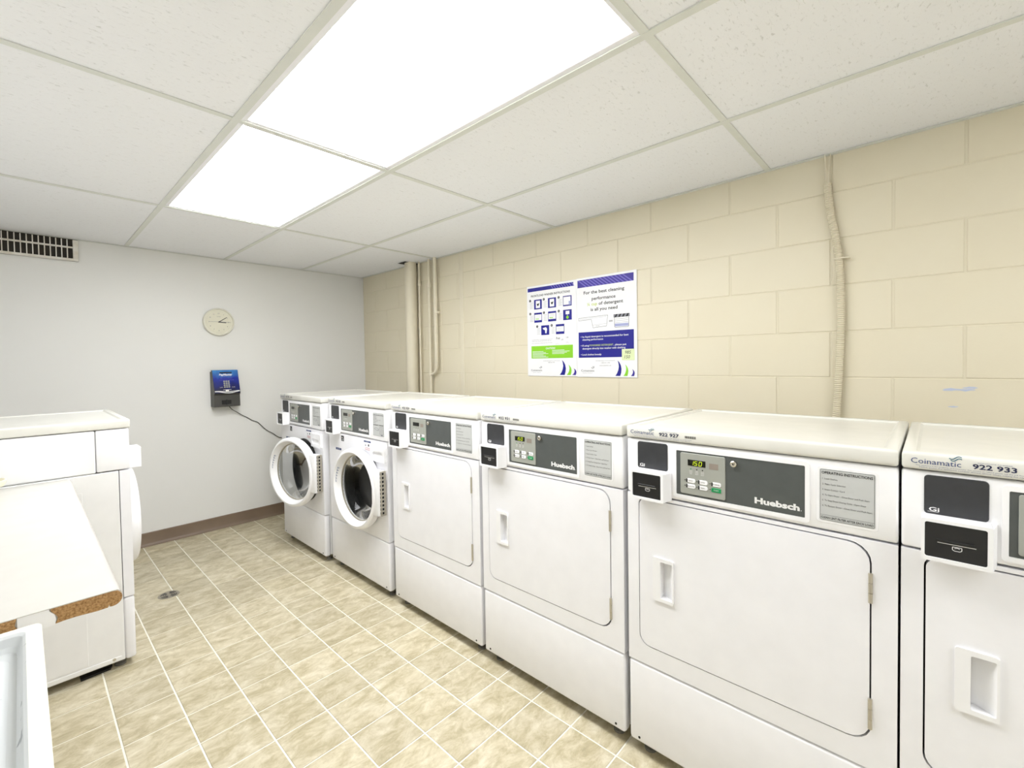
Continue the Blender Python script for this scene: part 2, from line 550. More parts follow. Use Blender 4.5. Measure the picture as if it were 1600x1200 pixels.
# right wall: painted concrete blocks, one object each
wr = structure(MB().box(0.0024, WT, YF, WT, -0.1, H + 0.15, JOINT).build('wall_right'), 'beige painted concrete block wall', 'wall')
bshare = {}
def block(y0, y1, z0, z1):
    hy, hz = (y1 - y0) / 2, (z1 - z0) / 2
    k = (round(hy, 4), round(hz, 4))
    if k not in bshare:
        m = MB(); e = 0.0022
        vs_ = [(0.012, -hy, -hz), (0.012, hy, -hz), (0.012, hy, hz), (0.012, -hy, hz),
               (e, -hy, -hz), (e, hy, -hz), (e, hy, hz), (e, -hy, hz),
               (0, -hy + e, -hz + e), (0, hy - e, -hz + e), (0, hy - e, hz - e), (0, -hy + e, hz - e)]
        fs = [[0, 1, 5, 4], [1, 2, 6, 5], [2, 3, 7, 6], [3, 0, 4, 7], [4, 5, 9, 8], [5, 6, 10, 9], [6, 7, 11, 10], [7, 4, 8, 11], [8, 9, 10, 11]]
        bshare[k] = m.add(vs_, fs, BLOCKM).mesh('concrete_block')
    o = bpy.data.objects.new('concrete_block', bshare[k])
    C.objects.link(o); o.parent = wr
    o.location = (random.uniform(-0.0006, 0.0006), (y0 + y1) / 2, (z0 + z1) / 2)
zl = [2.0 - 0.1957 * k for k in range(11)] + [0.0]
zl = [H + 0.03] + zl
JG = 0.0014
for c in range(len(zl) - 1):
    z1, z0 = zl[c] - JG, zl[c + 1] + JG
    if z1 - z0 < 0.02: continue
    # c==0 top course; the joints of even courses (1.80-1.616 etc.) pass through y=-4.285
    par = 0.0 if c % 2 == 0 else 0.2032
    ys = []
    y = -4.285 + par - 0.4064 * 5
    while y < -1.5 + 0.001:
        if y > YF: ys.append(y)
        y += 0.4064
    ys = [YF] + [v for v in ys if v > YF + 0.03 and v < -1.515] + [-1.492]
    ysl = [-1.492]
    y = -0.627 - 0.4064 * 2 + (0.2032 if c % 2 == 0 else 0)
    while y < -0.03:
        if y > -1.46: ysl.append(y)
        y += 0.4064
    ysl.append(0.0)
    for a, b_ in list(zip(ys, ys[1:])) + list(zip(ysl, ysl[1:])):
        block(a + 0.0035, b_ - 0.0035, z0, z1)
# baseboards (brown vinyl, with a cove toe)
prof = [(0, 0), (-0.022, 0), (-0.021, 0.004), (-0.012, 0.012), (-0.007, 0.022), (-0.006, 0.094), (-0.003, 0.098), (0, 0.098)]
structure(MB().prism(prof, 'x', XL, 0.0, BASEB).build('baseboard_back'), 'brown vinyl baseboard under the white back wall', 'baseboard')
structure(MB().prism([(XL - p[0], p[1]) for p in prof], 'y', YF, -0.03, BASEB).build('baseboard_left'), 'brown vinyl baseboard along the left wall', 'baseboard')
# vertical control joint strip on the block wall
structure(MB().box(-0.004, 0.004, -1.516, -1.470, 0.0, H, PIPEM, 0.0015).build('trim_1'), 'beige painted vertical strip over the block wall joint', 'trim')

# ceiling: structure slab, rails, lay-in tiles
ce = structure(MB().box(XL - WT, WT, YF - WT, WT, H + 0.10, H + 0.15, DRYWALL).build('ceiling'), 'suspended ceiling of white fissured tiles', 'ceiling')
cols = [XL, -2.436, -1.826, -1.216, -0.606, 0.0]
rows = [0.0, -1.187, -2.4146, -3.642, -4.870, YF]
for x in cols[1:-1]:
    MB().box(x - 0.012, x + 0.012, YF, 0, H - 0.001, H + 0.003, RAIL).box(x - 0.002, x + 0.002, YF, 0, H + 0.003, H + 0.03, RAIL).build('ceiling_rail', ce)
for k, y in enumerate(rows[1:-1]):
    for a, b_ in zip(cols, cols[1:]):
        MB().box(a + (0.012 if a > XL else 0), b_ - (0.012 if b_ < 0 else 0), y - 0.012, y + 0.012, H - 0.0005, H + 0.003, RAIL).build('cross_rail', ce)
MB().box(-0.022, 0, YF, 0, H - 0.001, H + 0.002, RAIL).build('wall_angle', ce)
MB().box(XL, 0, -0.018, 0, H - 0.001, H + 0.002, RAIL).build('wall_angle', ce)
MB().box(XL, XL + 0.022, YF, 0, H - 0.001, H + 0.002, RAIL).build('wall_angle', ce)
lights = [(2, 1), (2, 2), (2, 4)]  # last cell is an added fill light, out of view behind the camera
tsh = {}
for ci in range(5):
    for ri in range(5):
        if (ci, ri) in lights: continue
        x0, x1, y1, y0 = cols[ci], cols[ci + 1], rows[ri], rows[ri + 1]
        k = (round(x1 - x0, 3), round(y1 - y0, 3))
        if k not in tsh:
            hx, hy = (x1 - x0) / 2 - 0.003, (y1 - y0) / 2 - 0.003
            tsh[k] = MB().box(-hx, hx, -hy, hy, 0, 0.015, TILEC, 0.0015, 1).mesh('ceiling_tile')
        o = bpy.data.objects.new('ceiling_tile', tsh[k])
        C.objects.link(o); o.parent = ce
        o.location = ((x0 + x1) / 2, (y0 + y1) / 2, H + 0.0035)
for (ci, ri), lab in zip(lights, ('white recessed ceiling light nearer the back wall', 'large recessed ceiling light nearer the front, above the open floor', 'added recessed fill light on the ceiling, unseen behind the camera')):
    x0, x1, y1, y0 = cols[ci] + 0.004, cols[ci + 1] - 0.004, rows[ri] - 0.004, rows[ri + 1] + 0.004
    t = thing('ceiling_light', lab, 'light', ((x0 + x1) / 2, (y0 + y1) / 2, H + 0.003), 0, 'recessed ceiling lights')
    hx, hy = (x1 - x0) / 2, (y1 - y0) / 2
    fr = MB()
    for s_ in (-1, 1):
        fr.box(min(s_ * hx, s_ * (hx - 0.028)), max(s_ * hx, s_ * (hx - 0.028)), -hy, hy, 0, 0.012, FRAMEM, 0.002, 1)
        fr.box(-hx + 0.028, hx - 0.028, min(s_ * hy, s_ * (hy - 0.022)), max(s_ * hy, s_ * (hy - 0.022)), 0, 0.012, FRAMEM, 0.002, 1)
    fr.build('light_frame', t)
    MB().box(-hx, hx, -hy, hy, 0.02, 0.075, FRAMEM).build('housing', t)
    MB().box(-hx + 0.026, hx - 0.026, -hy + 0.02, hy - 0.02, 0.006, 0.010, LAMPM).build('diffuser', t)

# ------------------------------------------------------------------ laundry machines
W = 0.683
LIDT, LIDB, CT, CB, FT, FB, KT, KB = 1.091, 1.053, 1.050, 0.8745, 0.8705, 0.3175, 0.3135, 0.042
DEPTH = 0.615

def logo_text(m, x, z, y, wd, h=0.0115):
    m.text('Coinamatic', x, z, h, y, NAVY, width=wd)
    for k, (dx, dz, s_) in enumerate(((0.77, 1.40, 1.0), (0.80, 1.05, 0.9), (0.76, 1.9, 0.8))):
        if k == 2: continue
        x0 = x + wd * dx; z0 = z + h * (dz + .1)
        pts = []
        for q in range(7):
            t = q / 6
            pts.append((x0 + wd * 0.24 * s_ * t, z0 + h * 0.22 * math.sin(t * 2 * PI) * -1 + h * 0.28 * t))
        m.line(pts, h * 0.16, y, LOGOGREEN)

def seven_seg(m, ch, x, z, wd, h, y, mt, t=0.0016):
    seg = {'0': 'abcdef', '1': 'bc', '5': 'afgcd'}[ch]
    P = {'a': ((0, 1), (1, 1)), 'b': ((1, 1), (1, .5)), 'c': ((1, .5), (1, 0)), 'd': ((0, 0), (1, 0)), 'e': ((0, .5), (0, 0)), 'f': ((0, 1), (0, .5)), 'g': ((0, .5), (1, .5))}
    for s_ in seg:
        (a, b_), (c, d) = P[s_]
        m.line([(x + a * wd + b_ * h * .15, z + b_ * h), (x + c * wd + d * h * .15, z + d * h)], t, y, mt)

def scoop(m, x0, x1, z0, z1, y0, depth, mt, vertical=True):
    """pocket: deep at its left (or top) edge, running out flush at the other"""
    n = 6
    vs_ = []; fs = []
    for k in range(n + 1):
        t = k / n
        d = depth * math.cos(t * PI / 2) ** 0.8 if k < n else 0.0
        if vertical:
            vs_ += [(x0 + (x1 - x0) * t, y0 + d, z0), (x0 + (x1 - x0) * t, y0 + d, z1), (x0 + (x1 - x0) * t, y0, z0), (x0 + (x1 - x0) * t, y0, z1)]
        else:
            vs_ += [(x0, y0 + d, z1 - (z1 - z0) * t), (x1, y0 + d, z1 - (z1 - z0) * t), (x0, y0, z1 - (z1 - z0) * t), (x1, y0, z1 - (z1 - z0) * t)]
    for k in range(n):
        a, b_ = 4 * k, 4 * k + 4
        fs += [[a, a + 1, b_ + 1, b_], [a, b_, b_ + 2, a + 2], [a + 1, a + 3, b_ + 3, b_ + 1]]
    fs.append([0, 1, 3, 2])
    m.add(vs_, fs, mt)

def control_parts(root, cpanel, kind, number, digits):
    # charcoal reader window
    rw = MB().rplate(0.038, 0.138, 0.957, 1.043, 0.008, -0.0025, 0.002, DARKLABEL, 0.001).build('reader_window', cpanel)
    lt = MB()
    yy = -0.0028
    lt.text('Gi', 0.046, 0.9645, 0.0085, yy, WHITEINK, bold=0.02, width=0.017)
    lt.quad(0.044, 0.062, 0.9628, 0.9634, yy, WHITEINK)
    lt.build('lettering', rw, False)
    # card slot housing, standing out of the panel
    cs = MB()
    outer = rrect(0.034, 0.142, 0.868, 0.958, 0.004)
    inner = rrect(0.040, 0.134, 0.876, 0.951, 0.004)
    cs.holeplate(outer, inner, -0.044, 0.0, PLASTIC)
    cs.prism([(0.142, -0.044), (0.150, -0.0), (0.142, 0.0)], 'z', 0.870, 0.956, PLASTIC)
    cs = cs.build('card_slot_housing', cpanel)
    f = MB().box(0.038, 0.136, -0.040, -0.001, 0.874, 0.953, BLACK)
    f.box(0.058, 0.116, -0.0425, -0.039, 0.9105, 0.9165, GASKET, 0.001, 1)
    f.quad(0.060, 0.118, 0.9085, 0.9098, -0.0405, WHITEINK)
    f.line([(0.083, 0.905), (0.083, 0.899), (0.086, 0.897), (0.094, 0.897), (0.097, 0.899), (0.097, 0.905), (0.083, 0.905)], 0.0012, -0.0405, WHITEINK)
    f.line([(0.086, 0.902), (0.090, 0.904), (0.094, 0.902)], 0.001, -0.0405, WHITEINK)
    f.build('card_slot', cs, False)
    # grey fascia in a raised white surround
    sur = MB().holeplate(rrect(0.156, 0.511, 0.884, 1.040, 0.008), rrect(0.166, 0.501, 0.895, 1.029, 0.003), -0.003, 0.0, PLASTIC)
    sur.build('fascia_surround', cpanel)
    gp = MB().box(0.1665, 0.5005, -0.0012, 0.003, 0.8955, 1.0285, GREYP).build('grey_fascia', cpanel)
    lt = MB()
    lt.text('Huebsch', 0.3835, 0.9105, 0.0150, -0.0016, WHITEINK, width=0.106, bold=0.045)
    lt.text('.', 0.4915, 0.9105, 0.012, -0.0016, WHITEINK)
    lt.build('lettering', gp, False)
    lk = MB().lathe([(0.0, -0.011), (0.0035, -0.011), (0.0042, -0.0095), (0.0065, -0.0105), (0.0085, -0.009), (0.0088, 0.0)], (0.331, 0, 1.010), (0, 1, 0), CHROME, 24)
    lk.lathe([(0.0, -0.0113), (0.0022, -0.0112), (0.0022, -0.0107)], (0.331, 0, 1.010), (0, 1, 0), DARK, 10)
    lk.build('lock', gp)
    kp = MB().rplate(0.179, 0.308, 0.9015, 1.0245, 0.005, -0.004, -0.001, KEYPAD, 0.001).build('keypad', cpanel)
    m = MB(); y = -0.0044
    m.box(0.202, 0.2535, -0.0046, -0.004, 0.9875, 1.0055, DISPLAY)
    if digits:
        for ch, xx in (('1', 0.2105), ('5', 0.2215), ('0', 0.2345)):
            seven_seg(m, ch, xx, 0.9905, 0.0072, 0.0115, -0.0049, DIGIT)
    m.build('display', kp, False)
    m = MB()
    m.quad(0.264, 0.2895, 0.985, 1.002, y, BROWNW)
    m.build('sensor_window', kp, False)
    m = MB()
    for k, xx in enumerate((0.211, 0.2285, 0.245)):
        m.poly([(xx + 0.002 * math.cos(a * PI / 4), 0.978 + 0.002 * math.sin(a * PI / 4)) for a in range(8)], y, INK if k else GREENB)
        m.text(('HIGH', 'MED', 'LOW')[k], xx, 0.9715, 0.0028, y, WHITEINK, align='c')
        m.text(('TEMP', 'TEMP', 'TEMP')[k], xx, 0.967, 0.0028, y, WHITEINK, align='c')
        m.text(('MIX', 'HEAT', 'HEAT')[k], xx, 0.9625, 0.0028, y, WHITEINK, align='c')
    m.build('lettering', kp, False)
    for r_ in range(2):
        for k in range(3):
            x0 = 0.198 + k * 0.0355 + (0.002 if k == 2 else 0)
            z0 = 0.9365 - r_ * 0.0165
            g_ = (k == 2 and r_ == 1)
            b = MB().rplate(x0, x0 + 0.026, z0, z0 + 0.0125, 0.005 if not g_ else 0.002, -0.0055, -0.004, GREENB if g_ else PLASTIC, 0.0006)
            b.text('START' if g_ else ('HIGH', 'LOW', 'NORMAL', 'DELICATE', 'PERM', '')[k + 3 * r_] or 'ON', x0 + 0.013, z0 + 0.0045, 0.0033, -0.0058, WHITEINK if g_ else INK, align='c')
            b.poly([(x0 - 0.0045 + 0.0016 * math.cos(a * PI / 4), z0 + 0.0065 + 0.0016 * math.sin(a * PI / 4)) for a in range(8)], y - 0.0002, INK)
            b.poly([(x0 - 0.0005, z0 + 0.001), (x0 + 0.0035, z0 + 0.001), (x0 + 0.0035, z0 + 0.0115), (x0 - 0.0005, z0 + 0.0115)], -0.0059, INK if not g_ else GREENB)
            b.build('button', kp)
    # instruction plate
    x0, x1 = (0.532, 0.642) if kind == 'dryer' else (0.545, 0.657)
    z0, z1 = 0.899, 1.028
    MB().rplate(x0 - 0.006, x1 + 0.006, z0 - 0.006, z1 + 0.006, 0.008, -0.0008, 0.002, PLASTIC, 0.0006).build('plate_recess', cpanel)
    ip = MB().rplate(x0, x1, z0, z1, 0.004, -0.0016, 0.002, SILVERPL, 0.0005).build('instruction_plate', cpanel)
    m = MB(); y = -0.0020
    lp = rrect(x0 + 0.0018, x1 - 0.0018, z0 + 0.0018, z1 - 0.0018, 0.003)
    m.line(lp + [lp[0]], 0.0006, y, INK)
    wd = x1 - x0
    if kind == 'dryer':
        m.text('OPERATING INSTRUCTIONS', x0 + 0.0045, z1 - 0.0125, 0.0062, y, INK, width=wd - 0.009, bold=0.02)
        for k, s_ in enumerate(('1. Load Clothes', '2. Make Cycle Selection', '3. Insert Coin(s) / Card', '4. To Start Dryer - Close Door and Push Start', '5. To Stop Dryer During Cycle - Open Door', '6. To Restart Dryer - Close Door and Push Start')):
            m.text(s_, x0 + 0.006, z1 - 0.0262 - k * 0.0135, 0.0037, y, INK, width=(0.031, 0.047, 0.045, 0.093, 0.087, 0.098)[k])
        m.quad(x0 + 0.002, x1 - 0.002, z0 + 0.0135, z0 + 0.0141, y, INK)
        m.text('CLEAN LINT FILTER AFTER EACH LOAD', x0 + 0.0035, z0 + 0.0050, 0.0052, y, INK, width=wd - 0.007, bold=0.02)
    else:
        m.text('OPERATING INSTRUCTIONS', x0 + 0.0045, z1 - 0.0145, 0.0055, y, INK, width=wd - 0.009, bold=0.02)
        for k, s_ in enumerate(('1. Load Clothes', '2. Add Detergent', '3. Select Wash Temperature and Cycle', '4. Insert Coin(s) / Card', '5. Push Start')):
            m.text(s_, x0 + 0.006, z1 - 0.0235 - k * 0.0085, 0.0032, y, INK)
        m.text('DETERGENT DISPENSER', x0 + 0.0045, z1 - 0.070, 0.0052, y, INK, width=wd - 0.009, bold=0.02)
        m.line([(x0 + 0.012, z0 + 0.040), (x0 + 0.03, z0 + 0.047), (x0 + 0.06, z0 + 0.040), (x0 + 0.045, z0 + 0.030), (x0 + 0.012, z0 + 0.040)], 0.0016, y, PGREY)
        m.line([(x0 + 0.045, z0 + 0.030), (x0 + 0.06, z0 + 0.033), (x0 + 0.06, z0 + 0.040)], 0.0014, y, PGREY)
        m.line([(x0 + 0.068, z0 + 0.012), (x0 + 0.105, z0 + 0.012), (x0 + 0.105, z0 + 0.052), (x0 + 0.068, z0 + 0.052), (x0 + 0.068, z0 + 0.012)], 0.0009, y, INK)
        m.line([(x0 + 0.086, z0 + 0.012), (x0 + 0.086, z0 + 0.052)], 0.0007, y, INK)
        for k in range(4): m.line([(x0 + 0.068, z0 + 0.02 + k * 0.008), (x0 + 0.105, z0 + 0.02 + k * 0.008)], 0.0006, y, INK)
        m.quad(x0 + 0.080, x0 + 0.10, z0 + 0.004, z0 + 0.010, y, PGREY)
    m.build('lettering', ip, False)

def machine(kind, name, label, loc, rotz, number, digits, group, open_deg=0.0):
    root = thing(name, label, 'washer' if kind == 'washer' else 'dryer', loc, rotz, group)
    fz = -loc[2]
    # cabinet (sides and back), behind the front panels
    c = MB().box(0.001, W - 0.001, 0.040, DEPTH, KB + 0.004, FT, SIDE, 0.004, 1)
    c.box(0.0015, W - 0.0015, 0.110, DEPTH, CB - 0.002, CT, SIDE, 0.004, 1)
    if kind == 'washer':      # open the cabinet front behind the port: build as shell instead
        c = MB()
        c.box(0.001, 0.012, 0.038, DEPTH, KB + 0.004, FT, SIDE, 0.003, 1)
        c.box(W - 0.012, W - 0.001, 0.038, DEPTH, KB + 0.004, FT, SIDE, 0.003, 1)
        c.box(0.012, W - 0.012, DEPTH - 0.01, DEPTH, KB + 0.004, FT, SIDE)
        c.box(0.012, W - 0.012, 0.04, DEPTH - 0.01, KB + 0.004, KB + 0.012, SIDE)
        c.box(0.0015, W - 0.0015, 0.110, DEPTH, CB - 0.002, CT, SIDE, 0.004, 1)
    cab = c.build('cabinet', root)
    for xs in ((-0.0012, 0.002), (W - 0.002, W + 0.0012)):
        MB().box(xs[0], xs[1], 0.155, DEPTH - 0.05, 0.075, 0.80, SIDE, 0.001, 1).build('side_panel', cab)
        MB().box(xs[0], xs[1], 0.050, DEPTH - 0.05, 0.050, 0.068, SIDE, 0.001, 1).build('service_strip', cab)
    MB().lathe([(0.0, -0.002), (0.006, -0.002), (0.006, 0)], (-0.0005, 0.075, 0.062), (1, 0, 0), STEEL, 12).build('screw', cab)
    # lid with a shallow pressed top
    b = bmesh.new()
    bmesh.ops.create_cube(b, size=1)
    for v in b.verts:
        v.co = Vector((W / 2 + v.co.x * W, (DEPTH - 0.006) / 2 + v.co.y * (DEPTH + 0.006), (LIDT + LIDB) / 2 + v.co.z * (LIDT - LIDB)))
    bmesh.ops.bevel(b, geom=b.edges[:], offset=0.007, segments=3, profile=0.5, affect='EDGES')
    b.faces.ensure_lookup_table()
    top = max(b.faces, key=lambda f: f.calc_center_median().z)
    bmesh.ops.inset_region(b, faces=[top], thickness=0.024, depth=0)
    bmesh.ops.inset_region(b, faces=[top], thickness=0.009, depth=-0.005)
    lid = MB().bm(b, LIDM).build('lid', root)
    m = MB(); y = -0.0066
    logo_text(m, 0.016, 1.0675, y, 0.080)
    m.text(number, 0.113, 1.0675, 0.0098, y, NUMINK, width=0.063, bold=0.025)
    for k in range(15):
        m.quad(0.194 + k * 0.0022, 0.194 + k * 0.0022 + (0.0014 if k % 3 else 0.0009), 1.068, 1.0755, y, INK)
    m.text('This appliance is the property of Coinamatic. For service or refund please call the toll free number posted', 0.024, 1.0625, 0.0018, y, NAVY, width=0.19)
    m.text('Please quote the appliance number shown above when calling for repair service', 0.03, 1.0588, 0.0018, y, NAVY, width=0.18)
    m.text('APPLIANCE NUMBER', 0.12, 1.0795, 0.0016, y, NAVY, width=0.05)
    m.build('asset_label', lid, False)
    # control panel housing
    cpnl = MB().box(0.0, W, 0.0, 0.108, CB, CT, PLASTIC, 0.006, 3)
    cpnl = cpnl.build('control_panel', root)
    control_parts(root, cpnl, kind, number, digits)
    # kick panel and feet
    kk = MB().box(0.0, W, 0.0, 0.038, KB, KT, ENAMEL, 0.010, 3).build('kick_panel', root)
    for xx in (0.035, W - 0.035):
        MB().lathe([(0.0, -0.0015), (0.004, -0.0012), (0.004, 0.001)], (xx, -0.0, KB + 0.018), (0, 1, 0), BLACK, 10).build('screw', kk)
    for xx in (0.05, W - 0.05):
        for yy in (0.05, DEPTH - 0.06):
            MB().lathe([(0.020, 0.0), (0.020, 0.008), (0.008, 0.010), (0.008, KB + 0.006 - fz)], (xx, yy, fz), (0, 0, 1), FEET, 16).build('foot', root)
    if kind == 'dryer':
        outer = [(0.0, FB), (W, FB), (W, FT), (0.0, FT)]
        rad = (0.035, 0.045, 0.045, 0.022)
        fp = MB().holeplate(outer, rrect(0.0386, 0.6354, 0.3786, 0.8614, rad), 0.0, 0.038, ENAMEL)
        fp.box(0.03, 0.645, 0.030, 0.037, 0.37, 0.868, DARK)
        fp = fp.build('front_panel', root)
        hx0, hx1, hz0, hz1 = 0.113, 0.152, 0.553, 0.670
        d = MB()
        o = rrect(0.042, 0.632, 0.382, 0.858, rad)
        hole = rrect(hx0, hx1, hz0, hz1, 0.004)
        d.holeplate(o, hole, -0.0012, 0.028, ENAMEL)
        door = d.build('door', root)
        hp = MB().holeplate(rrect(0.089, 0.156, 0.543, 0.681, 0.006), rrect(hx0 + .0005, hx1 - .0005, hz0 + .0005, hz1 - .0005, 0.003), -0.0065, -0.001, PLASTIC)
        scoop(hp, hx0 + 0.0007, hx1 - 0.0003, hz0 + 0.0008, hz1 - 0.0008, -0.0055, 0.026, PLASTIC)
        hp.build('handle', door)
        for z0, z1 in ((0.722, 0.794), (0.418, 0.492)):
            h = MB()
            n = 3
            for k in range(n):
                a = z0 + (z1 - z0) * k / n; b2 = z0 + (z1 - z0) * (k + 1) / n - 0.001
                h.lathe([(0.0, a), (0.0045, a), (0.0045, b2), (0.0, b2)], (0.6335, -0.002, 0), (0, 0, 1), STEEL, 12)
            h.build('hinge', door)
    else:
        cu, cz, rr = 0.405, 0.580, 0.205
        circ = [(cu + rr * math.cos(a), cz + rr * math.sin(a)) for a in [2 * PI * k / 64 for k in range(64)]]
        fp = MB().holeplate([(0.0, FB), (W, FB), (W, FT), (0.0, FT)], circ, 0.0, 0.036, ENAMEL)
        fp = fp.build('front_panel', root)
        MB().lathe([(0.214, -0.003), (0.200, -0.004), (0.190, 0.006), (0.186, 0.03), (0.19, 0.07), (0.214, 0.07)], (cu, 0, cz), (0, 1, 0), GASKET, 56, True).build('door_seal', fp)
        MB().lathe([(0.205, 0.05), (0.232, 0.09), (0.232, 0.40), (0.20, 0.44), (0.0, 0.45)], (cu, 0, cz), (0, 1, 0), DRUM, 48).build('drum', root)
        # stickers
        st = MB()
        st.box(0.160, 0.194, -0.0005, 0.001, 0.826, 0.860, BLACK)
        st.line([(0.165, 0.842), (0.175, 0.850), (0.188, 0.838)], 0.002, -0.0008, WHITEINK)
        st.line([(0.165, 0.832), (0.180, 0.834), (0.190, 0.832)], 0.002, -0.0008, WHITEINK)
        st.build('square_sticker', fp, False)
        st = MB()
        st.box(0.437, 0.512, -0.0005, 0.001, 0.800, 0.860, PAPER)
        st.box(0.437, 0.512, -0.0008, 0.0, 0.850, 0.859, NAVY)
        st.text('IMPORTANT', 0.4745, 0.8525, 0.004, -0.0011, WHITEINK, align='c')
        st.box(0.450, 0.460, -0.0008, 0.0, 0.828, 0.836, PGREY); st.box(0.482, 0.494, -0.0008, 0.0, 0.828, 0.840, INK)
        for k in range(3): st.quad(0.448, 0.502, 0.806 + k * 0.006, 0.8078 + k * 0.006, -0.0008, REDINK)
        st.build('instruction_sticker', fp, False)
        st = MB().box(0.086, 0.158, -0.0005, 0.001, 0.765, 0.778, NAVY)
        st.text('LOAD HERE', 0.122, 0.769, 0.005, -0.0008, WHITEINK, align='c')
        st.build('blue_sticker', fp, False)
        # detergent drawer
        dd = MB()
        dd.holeplate(rrect(0.531, 0.672, 0.757, 0.846, 0.006), rrect(0.548, 0.652, 0.778, 0.812, (0.01, 0.01, 0.016, 0.016)), -0.012, 0.0, PLASTIC)
        scoop(dd, 0.546, 0.654, 0.776, 0.813, -0.010, 0.009, PLASTIC, False)
        dd.build('detergent_drawer', root)
        # door on its hinge
        hx, hy = 0.664, -0.012
        th = math.radians(open_deg)
        ox = cu - hx
        ring = MB().lathe([(0.186, 0.006), (0.228, 0.006), (0.234, -0.004), (0.235, -0.020), (0.232, -0.036), (0.224, -0.044), (0.213, -0.046), (0.207, -0.041), (0.201, -0.026), (0.195, -0.010), (0.187, 0.0)], (ox, 0, cz), (0, 1, 0), PLASTIC, 72, True)
        door = ring.build('door', root, True, (hx, hy, 0), th)
        g = MB().lathe([(0.190, -0.001), (0.174, 0.016), (0.164, 0.040), (0.145, 0.066), (0.110, 0.086), (0.06, 0.096), (0.0, 0.098)], (ox, 0, cz), (0, 1, 0), GLASS, 56)
        g.f = [f for f in g.f if len(f) <= 4]; g.m = [0] * len(g.f)
        g.build('glass', door)
        MB().lathe([(0.1935, -0.006), (0.191, -0.008), (0.186, -0.006), (0.187, 0.003), (0.1935, 0.003)], (ox, 0, cz), (0, 1, 0), STEEL, 56, True).build('glass_rim', door)
        z0, z1 = 0.470, 0.718
        MB().box(-0.062, -0.002, -0.040, 0.004, z0, z1, PLASTIC, 0.003, 2).build('hinge_cover', door)
        h = MB().box(-0.002, 0.010, -0.026, 0.006, z0 + 0.002, z1 - 0.002, STEEL, 0.001, 1)
        for k in range(11):
            a = z0 + 0.012 + k * 0.0215
            h.box(0.0095, 0.0106, -0.020, -0.009, a, a + 0.012, DARK)
            h.box(0.001, 0.006, -0.0266, -0.025, a, a + 0.012, DARK)
        h.build('hinge', door)
        lt = MB()
        for k in range(6):
            a = math.radians(158 + k * 5 - 8)
            lt.box(ox + 0.2045 * math.cos(a) - 0.006, ox + 0.2045 * math.cos(a) + 0.001, -0.036, -0.004, cz + 0.2045 * math.sin(a) - 0.010, cz + 0.2045 * math.sin(a) + 0.010, LATCH)
        lt.build('door_latch', door)
    return root

RB = -PI / 2
G1, G2 = 'front-loading washers at the far end of the row', 'white dryers along the block wall'
machine('washer', 'front_load_washer', 'white front-loading washer next to the back wall, its round door slightly ajar', (-1.035, -0.604, 0), RB, '922 923', False, G1, 13)
machine('washer', 'front_load_washer', 'white front-loading washer second from the back wall, dark round door beside the first dryer', (-1.008, -1.326, 0), RB, '922 925', False, G1, 2)
machine('dryer', 'clothes_dryer', 'white square-door dryer standing directly beside the washers, smallest in view', (-1.007, -2.058, 0), RB, '922 929', False, G2)
machine('dryer', 'clothes_dryer', 'white dryer numbered 922 931, below the posters', (-1.007, -2.760, 0), RB, '922 931', True, G2)
machine('dryer', 'clothes_dryer', 'white dryer numbered 922 927 with lit 150 display, left of the wide gap', (-1.007, -3.460, 0), RB, '922 927', True, G2)
machine('dryer', 'clothes_dryer', 'white dryer numbered 922 933, cut off by the right frame edge', (-1.007, -4.148, 0), RB, '922 933', True, G2)
machine('washer', 'front_load_washer', 'white front-loading washer standing alone on the left, seen from its side', (-2.045, -1.625, -0.010), PI / 2, '922 921', False, None, 0)

# ------------------------------------------------------------------ posters on the block wall
def sails(m, w_, h_, y, xs):
    for (x0, x1, v1, mt) in xs:
        a, b_ = x0 * w_, x1 * w_
        zb, zt = h_ * 0.015, h_ * v1
        q = ((0, 0), (.80, 0), (.95, .22), (1.0, .45), (.90, .68), (.68, .86), (.38, 1.0), (.52, .80), (.58, .60), (.50, .40), (.30, .18))
        pts = [(a + (b_ - a) * u_, zb + (zt - zb) * v_) for u_, v_ in q]
        m.poly(pts, y, mt)

def stripes(m, x0, x1, z0, z1, y, base, mt, n, start=0.0):
    m.quad(x0, x1, z0, z1, y, base)
    hh = z1 - z0
    sl = hh * 1.3
    wx = (x1 - x0) / n
    for k in range(-3, n):
        a = x0 + k * wx
        if a < x0 + start: continue
        p = [(a + sl, z0), (a + sl + wx * .42, z0), (a + wx * .42, z1), (a, z1)]
        if a + sl + wx * .42 > x1: continue
        m.poly(p, y - 0.0003, mt)

